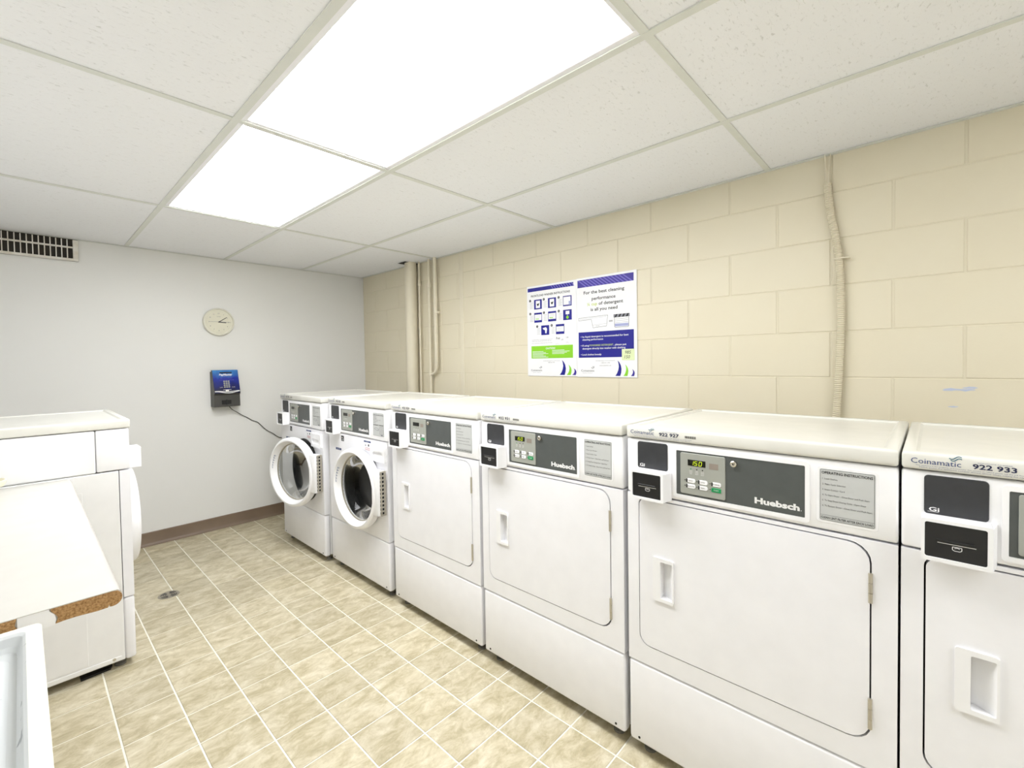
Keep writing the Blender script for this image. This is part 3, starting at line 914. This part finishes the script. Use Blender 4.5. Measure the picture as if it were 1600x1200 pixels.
PH = 0.603
t = thing('instruction_poster', 'white poster with blue washer step pictures and green caution box, left of the pair', 'poster', (-0.0025, -2.170, 1.205), RB, 'laundry posters on the block wall')
PW = 0.405
MB().box(0, PW, -0.003, 0.0, 0, PH, PAPER, 0.0008, 1).build('board', t)
m = MB(); y = -0.0034
V = lambda v: PH * (1 - v)
m.quad(0.02 * PW, 0.945 * PW, V(.062), V(.022), y, PBLUE)
for k in range(9):
    a = (0.50 + k * 0.05) * PW
    m.poly([(a + .02, V(.062)), (a + .026, V(.062)), (a + .007, V(.022)), (a, V(.022))], y - .0003, PPURP)
m.text('FRONTLOAD WASHER INSTRUCTIONS', 0.09 * PW, V(.122), PH * .021, y, INK, width=PW * .79, bold=.02)
step = 1
for (v0, v1, us) in ((.155, .262, (.155, .445, .745)), (.300, .408, (.155, .445, .745)), (.445, .550, (.300, .600, None))):
    for u0 in us:
        if u0 is None: continue
        x0, x1, z0, z1 = u0 * PW, (u0 + .165) * PW, V(v1), V(v0)
        m.quad(x0, x1, z0, z1, y, PBLUE)
        e = .006
        if step in (1, 2):
            m.quad(x0 + .015, x1 - .015, z0 + .008, z1 - .008, y - .0003, PAPER)
            m.poly([(x0 + .024, z0 + .035), (x0 + .046, z0 + .039), (x0 + .038, z0 + .022), (x0 + .030, z0 + .022)], y - .0006, INK)
        elif step == 3:
            m.quad(x0 + .004, x1 - .008, z0 + .008, z1 - .006, y - .0003, PAPER)
            m.quad(x1 - .022, x1 - .005, z0 + .006, z0 + .030, y - .0006, PLILAC)
        elif step in (4, 5):
            m.quad(x0 + .004, x1 - .004, z0 + .015, z1 - .012, y - .0003, PAPER)
            m.quad(x0 + .012, x1 - .025, z0 + .021, z0 + .026, y - .0006, PGREEN)
            for k in range(3): m.quad(x0 + .010, x1 - .016, z0 + .031 + k * .006, z0 + .0316 + k * .006, y - .0006, PGREY)
        elif step == 6:
            m.quad(x0 + .020, x1 - .018, z0 + .036, z1 - .008, y - .0003, PAPER)
            m.quad(x0 + .031, x1 - .031, z0 + .022, z0 + .036, y - .0003, PLILAC)
            m.poly([(x0 + .034 + .010 * math.cos(a * PI / 8), z0 + .017 + .010 * math.sin(a * PI / 8)) for a in range(16)], y - .0006, PGREEN)
        elif step == 7:
            m.poly([(x0 + .012, z1 - .018), (x0 + .040, z1 - .012), (x0 + .050, z1 - .024), (x0 + .044, z0 + .010), (x0 + .034, z0 + .012), (x0 + .032, z0 + .032), (x0 + .020, z1 - .028)], y - .0003, PAPER)
        else:
            m.quad(x0 + .004, x1 - .004, z0 + .016, z1 - .014, y - .0003, PAPER)
            for k in range(4): m.quad(x0 + .010, x1 - .012, z0 + .022 + k * .006, z0 + .0226 + k * .006, y - .0006, PGREY)
        cx, cz = x0 - .018 * PW / .405 * 1 - .004, z1 - .004
        cx = x0 - .034
        m.poly([(cx + .0085 * math.cos(a * PI / 8), cz + .0085 * math.sin(a * PI / 8)) for a in range(16)], y, INK)
        m.text(str(step), cx, cz - .004, .008, y - .0003, WHITEINK, align='c')
        for k in range(5):
            m.quad(x0 - .036, x0 - .008 - .003 * (k % 2), z1 - .020 - k * .009, z1 - .0185 - k * .009, y, PGREY)
        step += 1
m.text('Use only high efficiency or low sudsing detergent. Using too much', .10 * PW, V(.602), .0048, y, PGREY, width=PW * .43)
m.text('detergent reduces wash performance and causes longer cycles.', .10 * PW, V(.617), .0048, y, PGREY, width=PW * .41)
m.text('Do not put items soaked with flammable liquids in the machine.', .10 * PW, V(.640), .0042, y, PGREY, width=PW * .43)
m.text('he', .60 * PW, V(.605), .016, y, INK, width=PW * .075, slant=.25)
m.text('OR', .70 * PW, V(.618), .009, y, PGREY)
m.text('1/4', .80 * PW, V(.598), .010, y, INK)
m.text('High Efficiency', .59 * PW, V(.655), .0036, y, PGREY); m.text('cup measure', .79 * PW, V(.652), .0036, y, PGREY); m.text('of powder', .79 * PW, V(.640), .0036, y, PGREY)
m.quad(.085 * PW, .925 * PW, V(.805), V(.668), y, PGREEN)
m.text('CAUTION!', .485 * PW, V(.706), PH * .018, y - .0003, WHITEINK, width=.19 * PW, align='c', bold=.03)
for k in range(6):
    m.quad(.11 * PW, (.34 + .1 * ((k * 7) % 3) * .5) * PW, V(.732 + k * .0125), V(.7275 + k * .0125), y - .0003, WHITEINK)
    if k < 4: m.quad(.52 * PW, (.76 + .1 * ((k * 5) % 3) * .5) * PW, V(.722 + k * .0125), V(.7175 + k * .0125), y - .0003, WHITEINK)
m.text('FOR SERVICE REQUESTS CALL OUR REPAIR LINE', .34 * PW, V(.838), .0048, y, PGREY, width=PW * .33)
m.text('1-800-561-1972', .43 * PW, V(.855), .0048, y, INK, width=PW * .14)
m.text('Coinamatic', .075 * PW, V(.945), PH * .020, y, INK, width=PW * .235)
m.line([(.25 * PW, V(.905)), (.275 * PW, V(.912)), (.305 * PW, V(.903))], .0028, y, INK)
m.line([(.27 * PW, V(.895)), (.285 * PW, V(.899)), (.305 * PW, V(.892))], .0024, y, INK)
m.text('laundry solutions', .11 * PW, V(.962), .0042, y, PGREY, width=PW * .17)
sails(m, PW, PH, y, ((.665, .785, .175, PBLUE), (.80, .895, .125, PGREEN), (.905, .985, .085, PPURP2)))
m.build('printed_design', t, False)

t = thing('detergent_poster', 'white poster about best cleaning performance with blue box, right of the pair', 'poster', (-0.0025, -2.5765, 1.203), RB, 'laundry posters on the block wall')
PW = 0.405; PH = 0.607
MB().box(0, PW, -0.004, 0.0, 0, PH, PAPER, 0.0008, 1).build('board', t)
m = MB(); y = -0.0044
stripes(m, .02 * PW, .955 * PW, V(.098), V(.022), y, PPURP2, PPURP, 15)
m.text('For the best cleaning', .13 * PW, V(.170), PH * .030, y, INK, width=PW * .68, bold=.018)
m.text('performance', .27 * PW, V(.235), PH * .030, y, INK, width=PW * .40, bold=.018)
m.text('\u00bc cup', .19 * PW, V(.288), PH * .030, y, PLIME, width=PW * .175, bold=.018)
m.text('of detergent', .39 * PW, V(.288), PH * .030, y, INK, width=PW * .40, bold=.018)
m.text('is all you need', .25 * PW, V(.342), PH * .030, y, INK, width=PW * .45, bold=.018)
L_ = .0016
m.line([(.035 * PW, V(.405)), (.54 * PW, V(.395)), (.52 * PW, V(.50)), (.29 * PW, V(.51)), (.26 * PW, V(.425)), (.035 * PW, V(.43)), (.035 * PW, V(.405))], L_, y, INK)
m.line([(.28 * PW, V(.485)), (.525 * PW, V(.475))], L_ * .6, y, PGREY)
m.text('1/4 CUP', .34 * PW, V(.498), .005, y, INK)
m.line([(.05 * PW, V(.418)), (.52 * PW, V(.408))], L_ * .6, y, PGREY)
m.quad(.56 * PW, .62 * PW, V(.452), V(.448), y, INK); m.quad(.56 * PW, .62 * PW, V(.462), V(.458), y, INK)
m.quad(.655 * PW, .870 * PW, V(.512), V(.485), y, PLILAC)
m.line([(.65 * PW, V(.425)), (.65 * PW, V(.512)), (.66 * PW, V(.520)), (.865 * PW, V(.520)), (.875 * PW, V(.512)), (.875 * PW, V(.425))], L_ * 1.3, y, INK)
m.quad(.635 * PW, .89 * PW, V(.425), V(.395), y, PGREY)
for k in range(4): m.poly([((.65 + k * .06) * PW, V(.425)), ((.675 + k * .06) * PW, V(.425)), ((.70 + k * .06) * PW, V(.395)), ((.675 + k * .06) * PW, V(.395))], y - .0003, INK)
for k in range(3): m.quad(.665 * PW, .865 * PW, V(.441 + k * .017), V(.439 + k * .017), y, PGREY)
m.quad(.03 * PW, .952 * PW, V(.805), V(.548), y, PBLUE)
yy = y - .0004
hh = PH * .0165
m.text('\u2022 he liquid detergent is recommended for best', .07 * PW, V(.603), hh, yy, WHITEINK, width=PW * .80, bold=.012)
m.text('cleaning performance', .10 * PW, V(.632), hh, yy, WHITEINK, width=PW * .36, bold=.012)
m.text('\u2022 If using', .07 * PW, V(.692), hh, yy, WHITEINK, width=PW * .145, bold=.012)
m.text('POWDERED DETERGENT', .225 * PW, V(.692), hh, yy, PLIME, width=PW * .40, bold=.005)
m.text(', please put', .635 * PW, V(.692), hh, yy, WHITEINK, width=PW * .20, bold=.012)
m.text('detergent directly into washer with clothing', .10 * PW, V(.722), hh, yy, WHITEINK, width=PW * .72, bold=.012)
m.text('\u2022 Load clothes loosely', .07 * PW, V(.782), hh, yy, WHITEINK, width=PW * .36, bold=.012)
m.text('FOR MORE RESULTS WITH DETERGENTS', .33 * PW, V(.842), .0048, y, PGREY, width=PW * .32)
m.text('1-800-561-1972', .42 * PW, V(.862), .0048, y, INK, width=PW * .15)
m.text('www.coinamatic.com', .39 * PW, V(.888), .0048, y, INK, width=PW * .20)
m.text('Coinamatic', .07 * PW, V(.945), PH * .020, y, INK, width=PW * .235)
m.line([(.25 * PW, V(.905)), (.275 * PW, V(.912)), (.305 * PW, V(.903))], .0028, y, INK)
m.line([(.27 * PW, V(.895)), (.285 * PW, V(.899)), (.305 * PW, V(.892))], .0024, y, INK)
m.text('laundry solutions', .10 * PW, V(.962), .0042, y, PGREY, width=PW * .17)
sails(m, PW, PH, y, ((.655, .755, .165, PBLUE), (.785, .862, .125, PGREEN), (.90, .960, .080, PPURP2)))
m.build('printed_design', t, False)
# sticky note
sn = thing('sticky_note', 'small pale lime note with handwritten numbers stuck on the right poster', 'note', (-0.0075, -2.5765 - .765 * PW, 1.203 + PH * .165), RB)
MB().box(0, .195 * PW, -.0008, 0, 0, PH * .105, STICKY).build('paper', sn)
m = MB()
m.text('985', .018, .036, .018, -.0011, INK, slant=.2); m.text('150', .016, .010, .018, -.0011, INK, slant=.2)
m.build('handwriting', sn, False)

# ------------------------------------------------------------------ pipes and conduit on the block wall
def pipe_label(o, l, c='pipe'): return tag(o, l, c)
t = thing('drain_pipe', 'thick beige painted vertical pipe in the far corner of the block wall', 'pipe', (-0.062, -0.907, 0))
MB().lathe([(0.050, 0.0), (0.050, H + 0.05)], (0, 0, 0), (0, 0, 1), PIPEM, 28).build('pipe_body', t)
MB().lathe([(0.050, 0), (0.058, 0.0), (0.058, 0.05), (0.050, 0.05)], (0, 0, 0.55), (0, 0, 1), PIPEM, 28, True).build('coupling', t)
MB().box(-0.075, 0.07, -0.03, 0.075, H - 0.0015, H - 0.0005, DARK).build('ceiling_gap', t)
o = MB().tube([(-0.030, -0.985, 0.0), (-0.030, -0.985, 0.9), (-0.030, -0.982, 1.6), (-0.030, -0.985, H + 0.03)], 0.008, PIPEM)
o.lathe([(0.0, 0), (0.013, 0), (0.013, 0.025), (0.0, 0.025)], (-0.030, -0.985, 1.96), (0, 0, 1), PIPEM, 14)
pipe_label(o.build('thin_pipe'), 'thin beige pipe close against the right side of the thick pipe')
t = thing('looped_pipe', 'thin beige water pipe with a U bend beside the thick corner pipe', 'pipe', (0, 0, 0))
xx = -0.035
a = [(xx, -1.128, 0.0), (xx, -1.128, 0.8), (xx, -1.128, 1.5), (xx, -1.126, H + 0.03)]
MB().tube(a, 0.0115, PIPEM, 12).build('riser', t)
b = [(xx, -1.205, H + 0.03), (xx, -1.208, 1.7), (xx, -1.210, 1.27)]
for k in range(1, 9):
    an = k / 8 * PI / 2
    b.append((xx, -1.210 + 0.072 * (1 - math.cos(an)), 1.27 - 0.06 * math.sin(an)))
MB().tube(b, 0.0155, PIPEM, 12, rfun=lambda i: 0.0165 if i < 3 else 0.0125).build('loop_pipe', t)
c = MB()
for z in (1.93, 1.20): c.lathe([(0.0, 0), (0.017, 0), (0.017, 0.035), (0.0, 0.035)], (xx, -1.128, z), (0, 0, 1), PIPEM, 16)
c.build('fitting', t)
MB().box(-0.045, -0.02, -1.245, -1.20, 1.705, 1.722, PIPEM, 0.003, 1).build('clamp', t)
# corrugated conduit
pts0 = [(1.0, -3.898), (1.082, -3.902), (1.298, -3.912), (1.45, -3.917), (1.538, -3.916), (1.63, -3.913), (1.724, -3.908), (1.80, -3.898), (1.875, -3.884), (1.96, -3.873), (2.045, -3.866)]
def interp(z):
    for (z0, y0), (z1, y1) in zip(pts0, pts0[1:]):
        if z <= z1: return y0 + (y1 - y0) * (z - z0) / (z1 - z0)
    return pts0[-1][1]
zz = [0.0] + [0.95 + k * 0.004 for k in range(int((2.045 - 0.95) / 0.004))]
t = thing('flexible_conduit', 'beige ribbed flexible conduit running down the block wall behind the nearest dryers', 'conduit')
MB().tube([(-0.020, interp(max(z, 1.0)), z) for z in zz], 0.014, PIPEM, 12, rfun=lambda i: 0.0115 if i % 2 else 0.0155).build('ribbed_tube', t)
MB().tube([(-0.018, -3.862, 2.02), (-0.018, -3.861, 2.08), (-0.018, -3.858, H + 0.01)], 0.003, PIPEM, 8).build('cable', t)
MB().tube([(-0.018, -3.869, 2.02), (-0.018, -3.872, 2.08), (-0.018, -3.878, H + 0.01)], 0.0025, PIPEM, 8).build('cable', t)
MB().box(-0.034, -0.004, -3.945, -3.892, 1.712, 1.718, PIPEM, 0.001, 1).build('clip', t)

# faint blue chalk smears on the blocks above the nearest dryer
for (y0, z0, wd, hh) in ((-4.268, 1.176, 0.090, 0.012), (-4.300, 1.184, 0.045, 0.008), (-4.255, 1.112, 0.030, 0.005)):
    rnd = random.Random(int(wd * 1000))
    P = [(y0 + wd / 2 * math.cos(a * PI / 9) * rnd.uniform(.7, 1.1), z0 + hh / 2 * math.sin(a * PI / 9) * rnd.uniform(.4, 1.2)) for a in range(18)]
    MB().prism(P, 'x', -0.0012, 0.0, SMEAR).build('chalk_smear', wr, False)

# ------------------------------------------------------------------ clock
t = thing('wall_clock', 'round cream wall clock on the white back wall', 'clock', (-1.272, 0, 1.655))
MB().lathe([(0.100, 0.0), (0.108, -0.004), (0.1085, -0.022), (0.105, -0.028), (0.100, -0.028), (0.097, -0.018), (0.0, -0.018)], (0, 0, 0), (0, 1, 0), CLOCKR, 64).build('clock_case', t)
MB().lathe([(0.0, -0.0190), (0.0965, -0.0190), (0.0965, -0.0175)], (0, 0, 0), (0, 1, 0), CLOCKF, 64).build('clock_face', t)
m = MB(); y = -0.0196
for k in range(12):
    a = k * PI / 6
    r_ = 0.068
    s_ = str(12 if k == 0 else k)
    m.text(s_, r_ * math.sin(a), r_ * math.cos(a) - 0.0045, 0.009, y, PGREY, align='c')
for k in range(60):
    a = k * PI / 30
    m.line([(0.083 * math.sin(a), 0.083 * math.cos(a)), (0.087 * math.sin(a), 0.087 * math.cos(a))], 0.0007, y, PGREY)
m.text('QUARTZ', 0, 0.040, 0.0045, y, PGREY, align='c')
m.build('numerals', t, False)
def hand(name, ang, ln, wd, mt, tail=0.0, d=0.0):
    q = MB(); a = math.radians(ang)
    dx, dz = math.sin(a), math.cos(a); nx, nz = dz, -dx
    P = [(-dx * tail - nx * wd, -dz * tail - nz * wd), (dx * ln - nx * wd * .7, dz * ln - nz * wd * .7), (dx * ln + nx * wd * .7, dz * ln + nz * wd * .7), (-dx * tail + nx * wd, -dz * tail + nz * wd)]
    q.prism(P, 'y', -0.0225 - d, -0.0215 - d, mt)
    q.build(name, t, False)
hand('minute_hand', 55, 0.068, 0.0026, INK, 0.0)
hand('hour_hand', 95, 0.050, 0.0036, INK, 0.0, 0.0015)
hand('second_hand', 270, 0.068, 0.0010, PGREY, 0.085, 0.003)
MB().lathe([(0.0, -0.027), (0.004, -0.027), (0.004, -0.018)], (0, 0, 0), (0, 1, 0), INK, 16).build('hub', t)

# ------------------------------------------------------------------ card value reader with its cord
t = thing('card_reader', 'dark grey wall box with tilted blue keypad face on the white back wall', 'card reader', (-1.340, 0, 0.982))
WD = 0.181
side = [(0.0, 0.0), (-0.092, 0.0), (-0.095, 0.004), (-0.092, 0.095), (-0.104, 0.100), (-0.108, 0.108), (-0.052, 0.288), (-0.030, 0.290), (-0.030, 0.277), (0.0, 0.277)]
MB().prism(side, 'x', 0.0, WD, CASE).build('case', t)
# tilted face, built in its own frame
p0, p1 = Vector((-0.1085, 0.107)), Vector((-0.0525, 0.289))
L = (p1 - p0).length; tl = math.atan2(p1.x - p0.x, p1.y - p0.y)
face = MB().box(0.002, WD - 0.002, -0.003, 0.002, 0, L, BLUEFACE, 0.001, 1).build('blue_face', t)
face.location = (0, p0.x, p0.y); face.rotation_euler.x = -tl
m = MB().box(0.050, 0.135, -0.0038, 0, L * .855, L * .905, DISPLAY); m.build('display', face, False)
m = MB(); y = -0.0036
m.text('PayMaster', 0.045, L * .765, .013, y, WHITEINK, width=.092, bold=.04, slant=.2)
m.text('CARD VALUE CENTRE', 0.055, L * .725, .005, y, WHITEINK, width=.075)
m.text('CHECK YOUR CARD BALANCE', 0.050, L * .63, .005, y, PPURP, width=.085)
m.text('PLEASE ENTER YOUR CODE NUMBER', 0.045, L * .55, .005, y, PPURP, width=.10)
m.text('CLEAR', 0.040, L * .235, .005, y, WHITEINK); m.text('ENTER', 0.125, L * .235, .005, y, WHITEINK)
m.quad(.062, .118, L * .135, L * .150, y, WHITEINK); m.quad(.078, .100, L * .055, L * .135, y, WHITEINK)
for dz, am in ((.055, .022), (.03, .03), (.08, .012)):
    m.line([(0.004 + k * .0086, L * (dz + am * math.sin(k / 20 * 2 * PI + 1.2) * 1.3)) for k in range(21)], .0035, y, WHITEINK)
m.build('lettering', face, False)
for r_ in range(4):
    for k in range(3):
        x0 = 0.069 + k * 0.0155; z0 = L * .475 - r_ * 0.0155
        b = MB().rplate(x0, x0 + 0.0115, z0, z0 + 0.0115, 0.002, -0.0055, -0.002, KEYPAD, 0.0006)
        b.text('123456789*0#'[r_ * 3 + k], x0 + .0057, z0 + .0035, .0055, -0.0058, INK, align='c')
        b.build('key', face)
MB().box(0.052, 0.118, -0.0975, -0.085, 0.020, 0.052, GASKET, 0.002, 1).build('card_slot', t)
MB().box(0.078, 0.092, -0.099, -0.09, 0.016, 0.056, BLACK, 0.002, 1).build('slot_guide', t)
cd = [(-1.232, -0.075, 0.978), (-1.205, -0.055, 0.950), (-1.165, -0.025, 0.925), (-1.12, -0.012, 0.893), (-1.08, -0.008, 0.868), (-1.045, -0.008, 0.842), (-1.01, -0.008, 0.826), (-0.985, -0.008, 0.800), (-0.955, -0.008, 0.765), (-0.925, -0.008, 0.738), (-0.89, -0.008, 0.715), (-0.85, -0.008, 0.680), (-0.82, -0.008, 0.668), (-0.78, -0.008, 0.660), (-0.70, -0.008, 0.655), (-0.62, -0.008, 0.60), (-0.56, -0.008, 0.50), (-0.55, -0.012, 0.30)]
def smooth(p, n=4):
    out = []
    P = [Vector(q) for q in p]
    for i in range(len(P) - 1):
        a, b_, c_, d = P[max(i - 1, 0)], P[i], P[i + 1], P[min(i + 2, len(P) - 1)]
        for k in range(n):
            t_ = k / n
            out.append(0.5 * ((2 * b_) + (c_ - a) * t_ + (2 * a - 5 * b_ + 4 * c_ - d) * t_ ** 2 + (3 * b_ - a - 3 * c_ + d) * t_ ** 3))
    out.append(P[-1])
    return out
tag(MB().tube(smooth(cd), 0.0028, WIRE, 8).build('power_cord'), 'thin black cord hanging from the card reader down to the washers', 'cord')

# ------------------------------------------------------------------ ceiling-height vent grille on the back wall
t = thing('vent_grille', 'white metal vent grille high on the back wall under the ceiling', 'vent', (-2.073, 0, 2.014))
VX = -0.64
MB().box(VX, 0, -0.004, -0.0005, 0, 0.145, DUCT).build('dark_opening', t)
f = MB().box(VX, 0, -0.020, -0.003, 0, 0.016, VENTM, 0.002, 1).box(-0.026, 0, -0.020, -0.003, 0.016, 0.139, VENTM, 0.002, 1).box(VX, VX + 0.026, -0.020, -0.003, 0.016, 0.139, VENTM, 0.002, 1)
f.build('vent_frame', t)
MB().box(VX + 0.026, -0.026, -0.019, -0.008, 0.083, 0.094, VENTM, 0.002, 1).build('middle_bar', t)
xv = -0.052
while xv > VX + 0.03:
    MB().box(xv - 0.0026, xv + 0.0026, -0.018, -0.004, 0.016, 0.139, VENTM).build('fin', t)
    xv -= 0.0262

# ------------------------------------------------------------------ floor drain
t = thing('floor_drain', 'round metal floor drain set in the tile floor', 'drain', (-1.818, -0.995, 0.0))
MB().lathe([(0.0, 0.0005), (0.044, 0.0005), (0.050, 0.0012), (0.051, 0.0)], (0, 0, 0), (0, 0, 1), mat('drain_bronze', (160, 153, 138), 0.45, 0.35), 40).build('drain_cover', t)
m = MB()
for q in range(4):
    for k, r_ in enumerate((0.014, 0.024, 0.034)):
        P = []
        for a in range(6): P.append((r_ * math.cos(math.radians(q * 90 + 14 + a * 12)), r_ * math.sin(math.radians(q * 90 + 14 + a * 12))))
        for a in range(5, -1, -1): P.append(((r_ + .0055) * math.cos(math.radians(q * 90 + 14 + a * 12)), (r_ + .0055) * math.sin(math.radians(q * 90 + 14 + a * 12))))
        m.add([(x, y_, 0.0016) for x, y_ in P], [list(range(12))], BLACK)
m.build('drain_slot', t, False)

# ------------------------------------------------------------------ folding counter with broken chipboard end
CX0, CX1, CY0, CY1, CZ0, CZ1 = XL + 0.004, -2.230, -2.985, -1.632, 0.8245, 0.857
t = thing('countertop', 'white laminate counter with a broken chipboard end beside the left washer', 'counter', (0, 0, 0))
def nose(x0, x1, z0, z1, r=0.0155):
    P = [(x0, z0), (x1 - r, z0)]
    for k in range(1, 10):
        a = -PI / 2 + PI * k / 10
        P.append((x1 - r + r * math.cos(a), (z0 + z1) / 2 + (z1 - z0) / 2 * math.sin(a)))
    return P + [(x1 - r, z1), (x0, z1)]
MB().prism(nose(CX0, CX1, CZ0, CZ1), 'y', CY0 + 0.004, CY1, LAMINATE).build('laminate_top', t)
m = MB().prism([(CX0, CZ1 - 0.0016), (CX1 - 0.016, CZ1 - 0.0016), (CX1 - 0.008, CZ1 - 0.0025), (CX1 - 0.009, CZ1 - 0.0008), (CX1 - 0.016, CZ1), (CX0, CZ1)], 'y', CY0 - 0.0006, CY0 + 0.004, LAMINATE)
m.build('laminate_lip', t, False)
top = CZ1 - 0.0018
cl = [(-2.334, top), (-2.333, 0.850), (-2.3295, 0.845), (-2.3265, 0.841), (-2.3245, 0.836), (-2.325, 0.831), (-2.3275, CZ0 + 0.0005)]
n1 = [p for p in nose(-2.30, CX1 - 0.0008, CZ0 + 0.0005, top) if p[0] > -2.2999]
low = [(-2.316, 0.8260), (-2.300, 0.8265), (-2.270, 0.8245), (-2.2535, 0.8250), (-2.2515, 0.8300), (-2.250, 0.8255)]
MB().prism(cl + low + n1, 'y', CY0, CY0 + 0.0038, CHIP).build('chipboard_end', t, False)
MB().prism([(CX0, CZ0 + 0.0005), (-2.3785, CZ0 + 0.0005), (-2.3768, 0.835), (-2.3795, 0.842), (-2.3770, top), (CX0, top)], 'y', CY0, CY0 + 0.0038, CHIP).build('chipboard_end', t, False)
MB().prism([(-2.3765, CZ0 - 0.002), (-2.3285, CZ0 - 0.002), (-2.3265, 0.832), (-2.3285, 0.843), (-2.3350, 0.851), (-2.3355, top), (-2.3765, top)], 'y', CY0 + 0.0015, CY0 + 0.0039, PLASTIC).build('laminate_patch', t, False)
# wall supports
for yy in (-2.75, -1.95):
    MB().prism([(CX0, CZ0), (-2.42, CZ0), (-2.42, CZ0 - 0.03), (CX0 + 0.04, CZ0 - 0.36), (CX0, CZ0 - 0.36)], 'y', yy, yy + 0.02, PLASTIC).build('bracket', t, False)
# small cream dish on the counter
t = thing('plastic_dish', 'small cream plastic dish at the left frame edge on the counter', 'dish', (-2.469, -1.705, CZ1))
MB().lathe([(0.0, 0.0), (0.036, 0.0), (0.036, 0.018), (0.058, 0.024), (0.064, 0.034), (0.066, 0.046), (0.062, 0.047), (0.056, 0.032), (0.046, 0.027), (0.0, 0.026)], (0, 0, 0), (0, 0, 1), CREAM, 36).build('dish_bowl', t)
MB().box(-0.028, 0.028, -0.018, 0.018, 0.0265, 0.045, mat('soap', (240, 226, 200), 0.5), 0.006, 3).build('soap_bar', t)

# ------------------------------------------------------------------ utility sink
SX0, SX1, SY0, SY1, SZ = XL + 0.006, -2.346, -3.62, -3.004, 0.845
t = thing('utility_sink', 'cream plastic utility sink at the lower left in front of the counter', 'sink', (0, 0, 0))
def loop(x0, x1, y0, y1, r, z):
    return [(p[0], p[1], z) for p in rrect(x0, x1, y0, y1, r)]
levels = [(0.045, 0.03, 0.740, SINKM), (0.012, 0.02, 0.790, SINKM), (0.006, 0.012, 0.797, SINKM), (0.0, 0.010, 0.800, SINKM), (0.0, 0.010, SZ - 0.003, SINKM), (0.003, 0.008, SZ, SINKM),
          (0.020, 0.012, SZ, SINKM), (0.024, 0.012, SZ - 0.004, SINKIN), (0.027, 0.018, SZ - 0.018, SINKIN), (0.031, 0.02, SZ - 0.026, SINKIN), (0.040, 0.025, SZ - 0.030, SINKIN)]
m = MB(); prev = None
for k, (ins, r_, z, mt) in enumerate(levels):
    lp = loop(SX0 + ins, SX1 - ins, SY0 + ins, SY1 - ins, r_, z)
    if prev:
        n = len(lp)
        m.add(prev + lp, [[i, (i + 1) % n, n + (i + 1) % n, n + i] for i in range(n)], mt)
    prev = lp
m.add(prev, [list(range(len(prev)))], SINKIN)
first = loop(SX0 + 0.045, SX1 - 0.045, SY0 + 0.045, SY1 - 0.045, 0.03, 0.740)
m.add(first, [list(range(len(first)))[::-1]], SINKM)
bsn = m.build('basin', t)
MB().lathe([(0.0, 0.0), (0.03, 0.0), (0.034, 0.004), (0.036, 0.0)], (SX0 + 0.15, (SY0 + SY1) / 2, SZ - 0.030), (0, 0, 1), STEEL, 24).build('drain_fitting', t)
for xx in (SX0 + 0.09, SX1 - 0.09):
    for yy in (SY0 + 0.09, SY1 - 0.09):
        MB().box(xx - 0.015, xx + 0.015, yy - 0.015, yy + 0.015, 0, 0.743, SINKM, 0.004, 1).build('leg', t)

# black rubber pad under the left washer
tag(MB().prism([(-2.225, -1.603), (-2.13, -1.596), (-2.122, -1.57), (-2.122, -1.50), (-2.225, -1.50)], 'z', 0.0, 0.009, RUBBER).build('rubber_pad'), 'flat black rubber pad under the left washer front corner', 'pad')
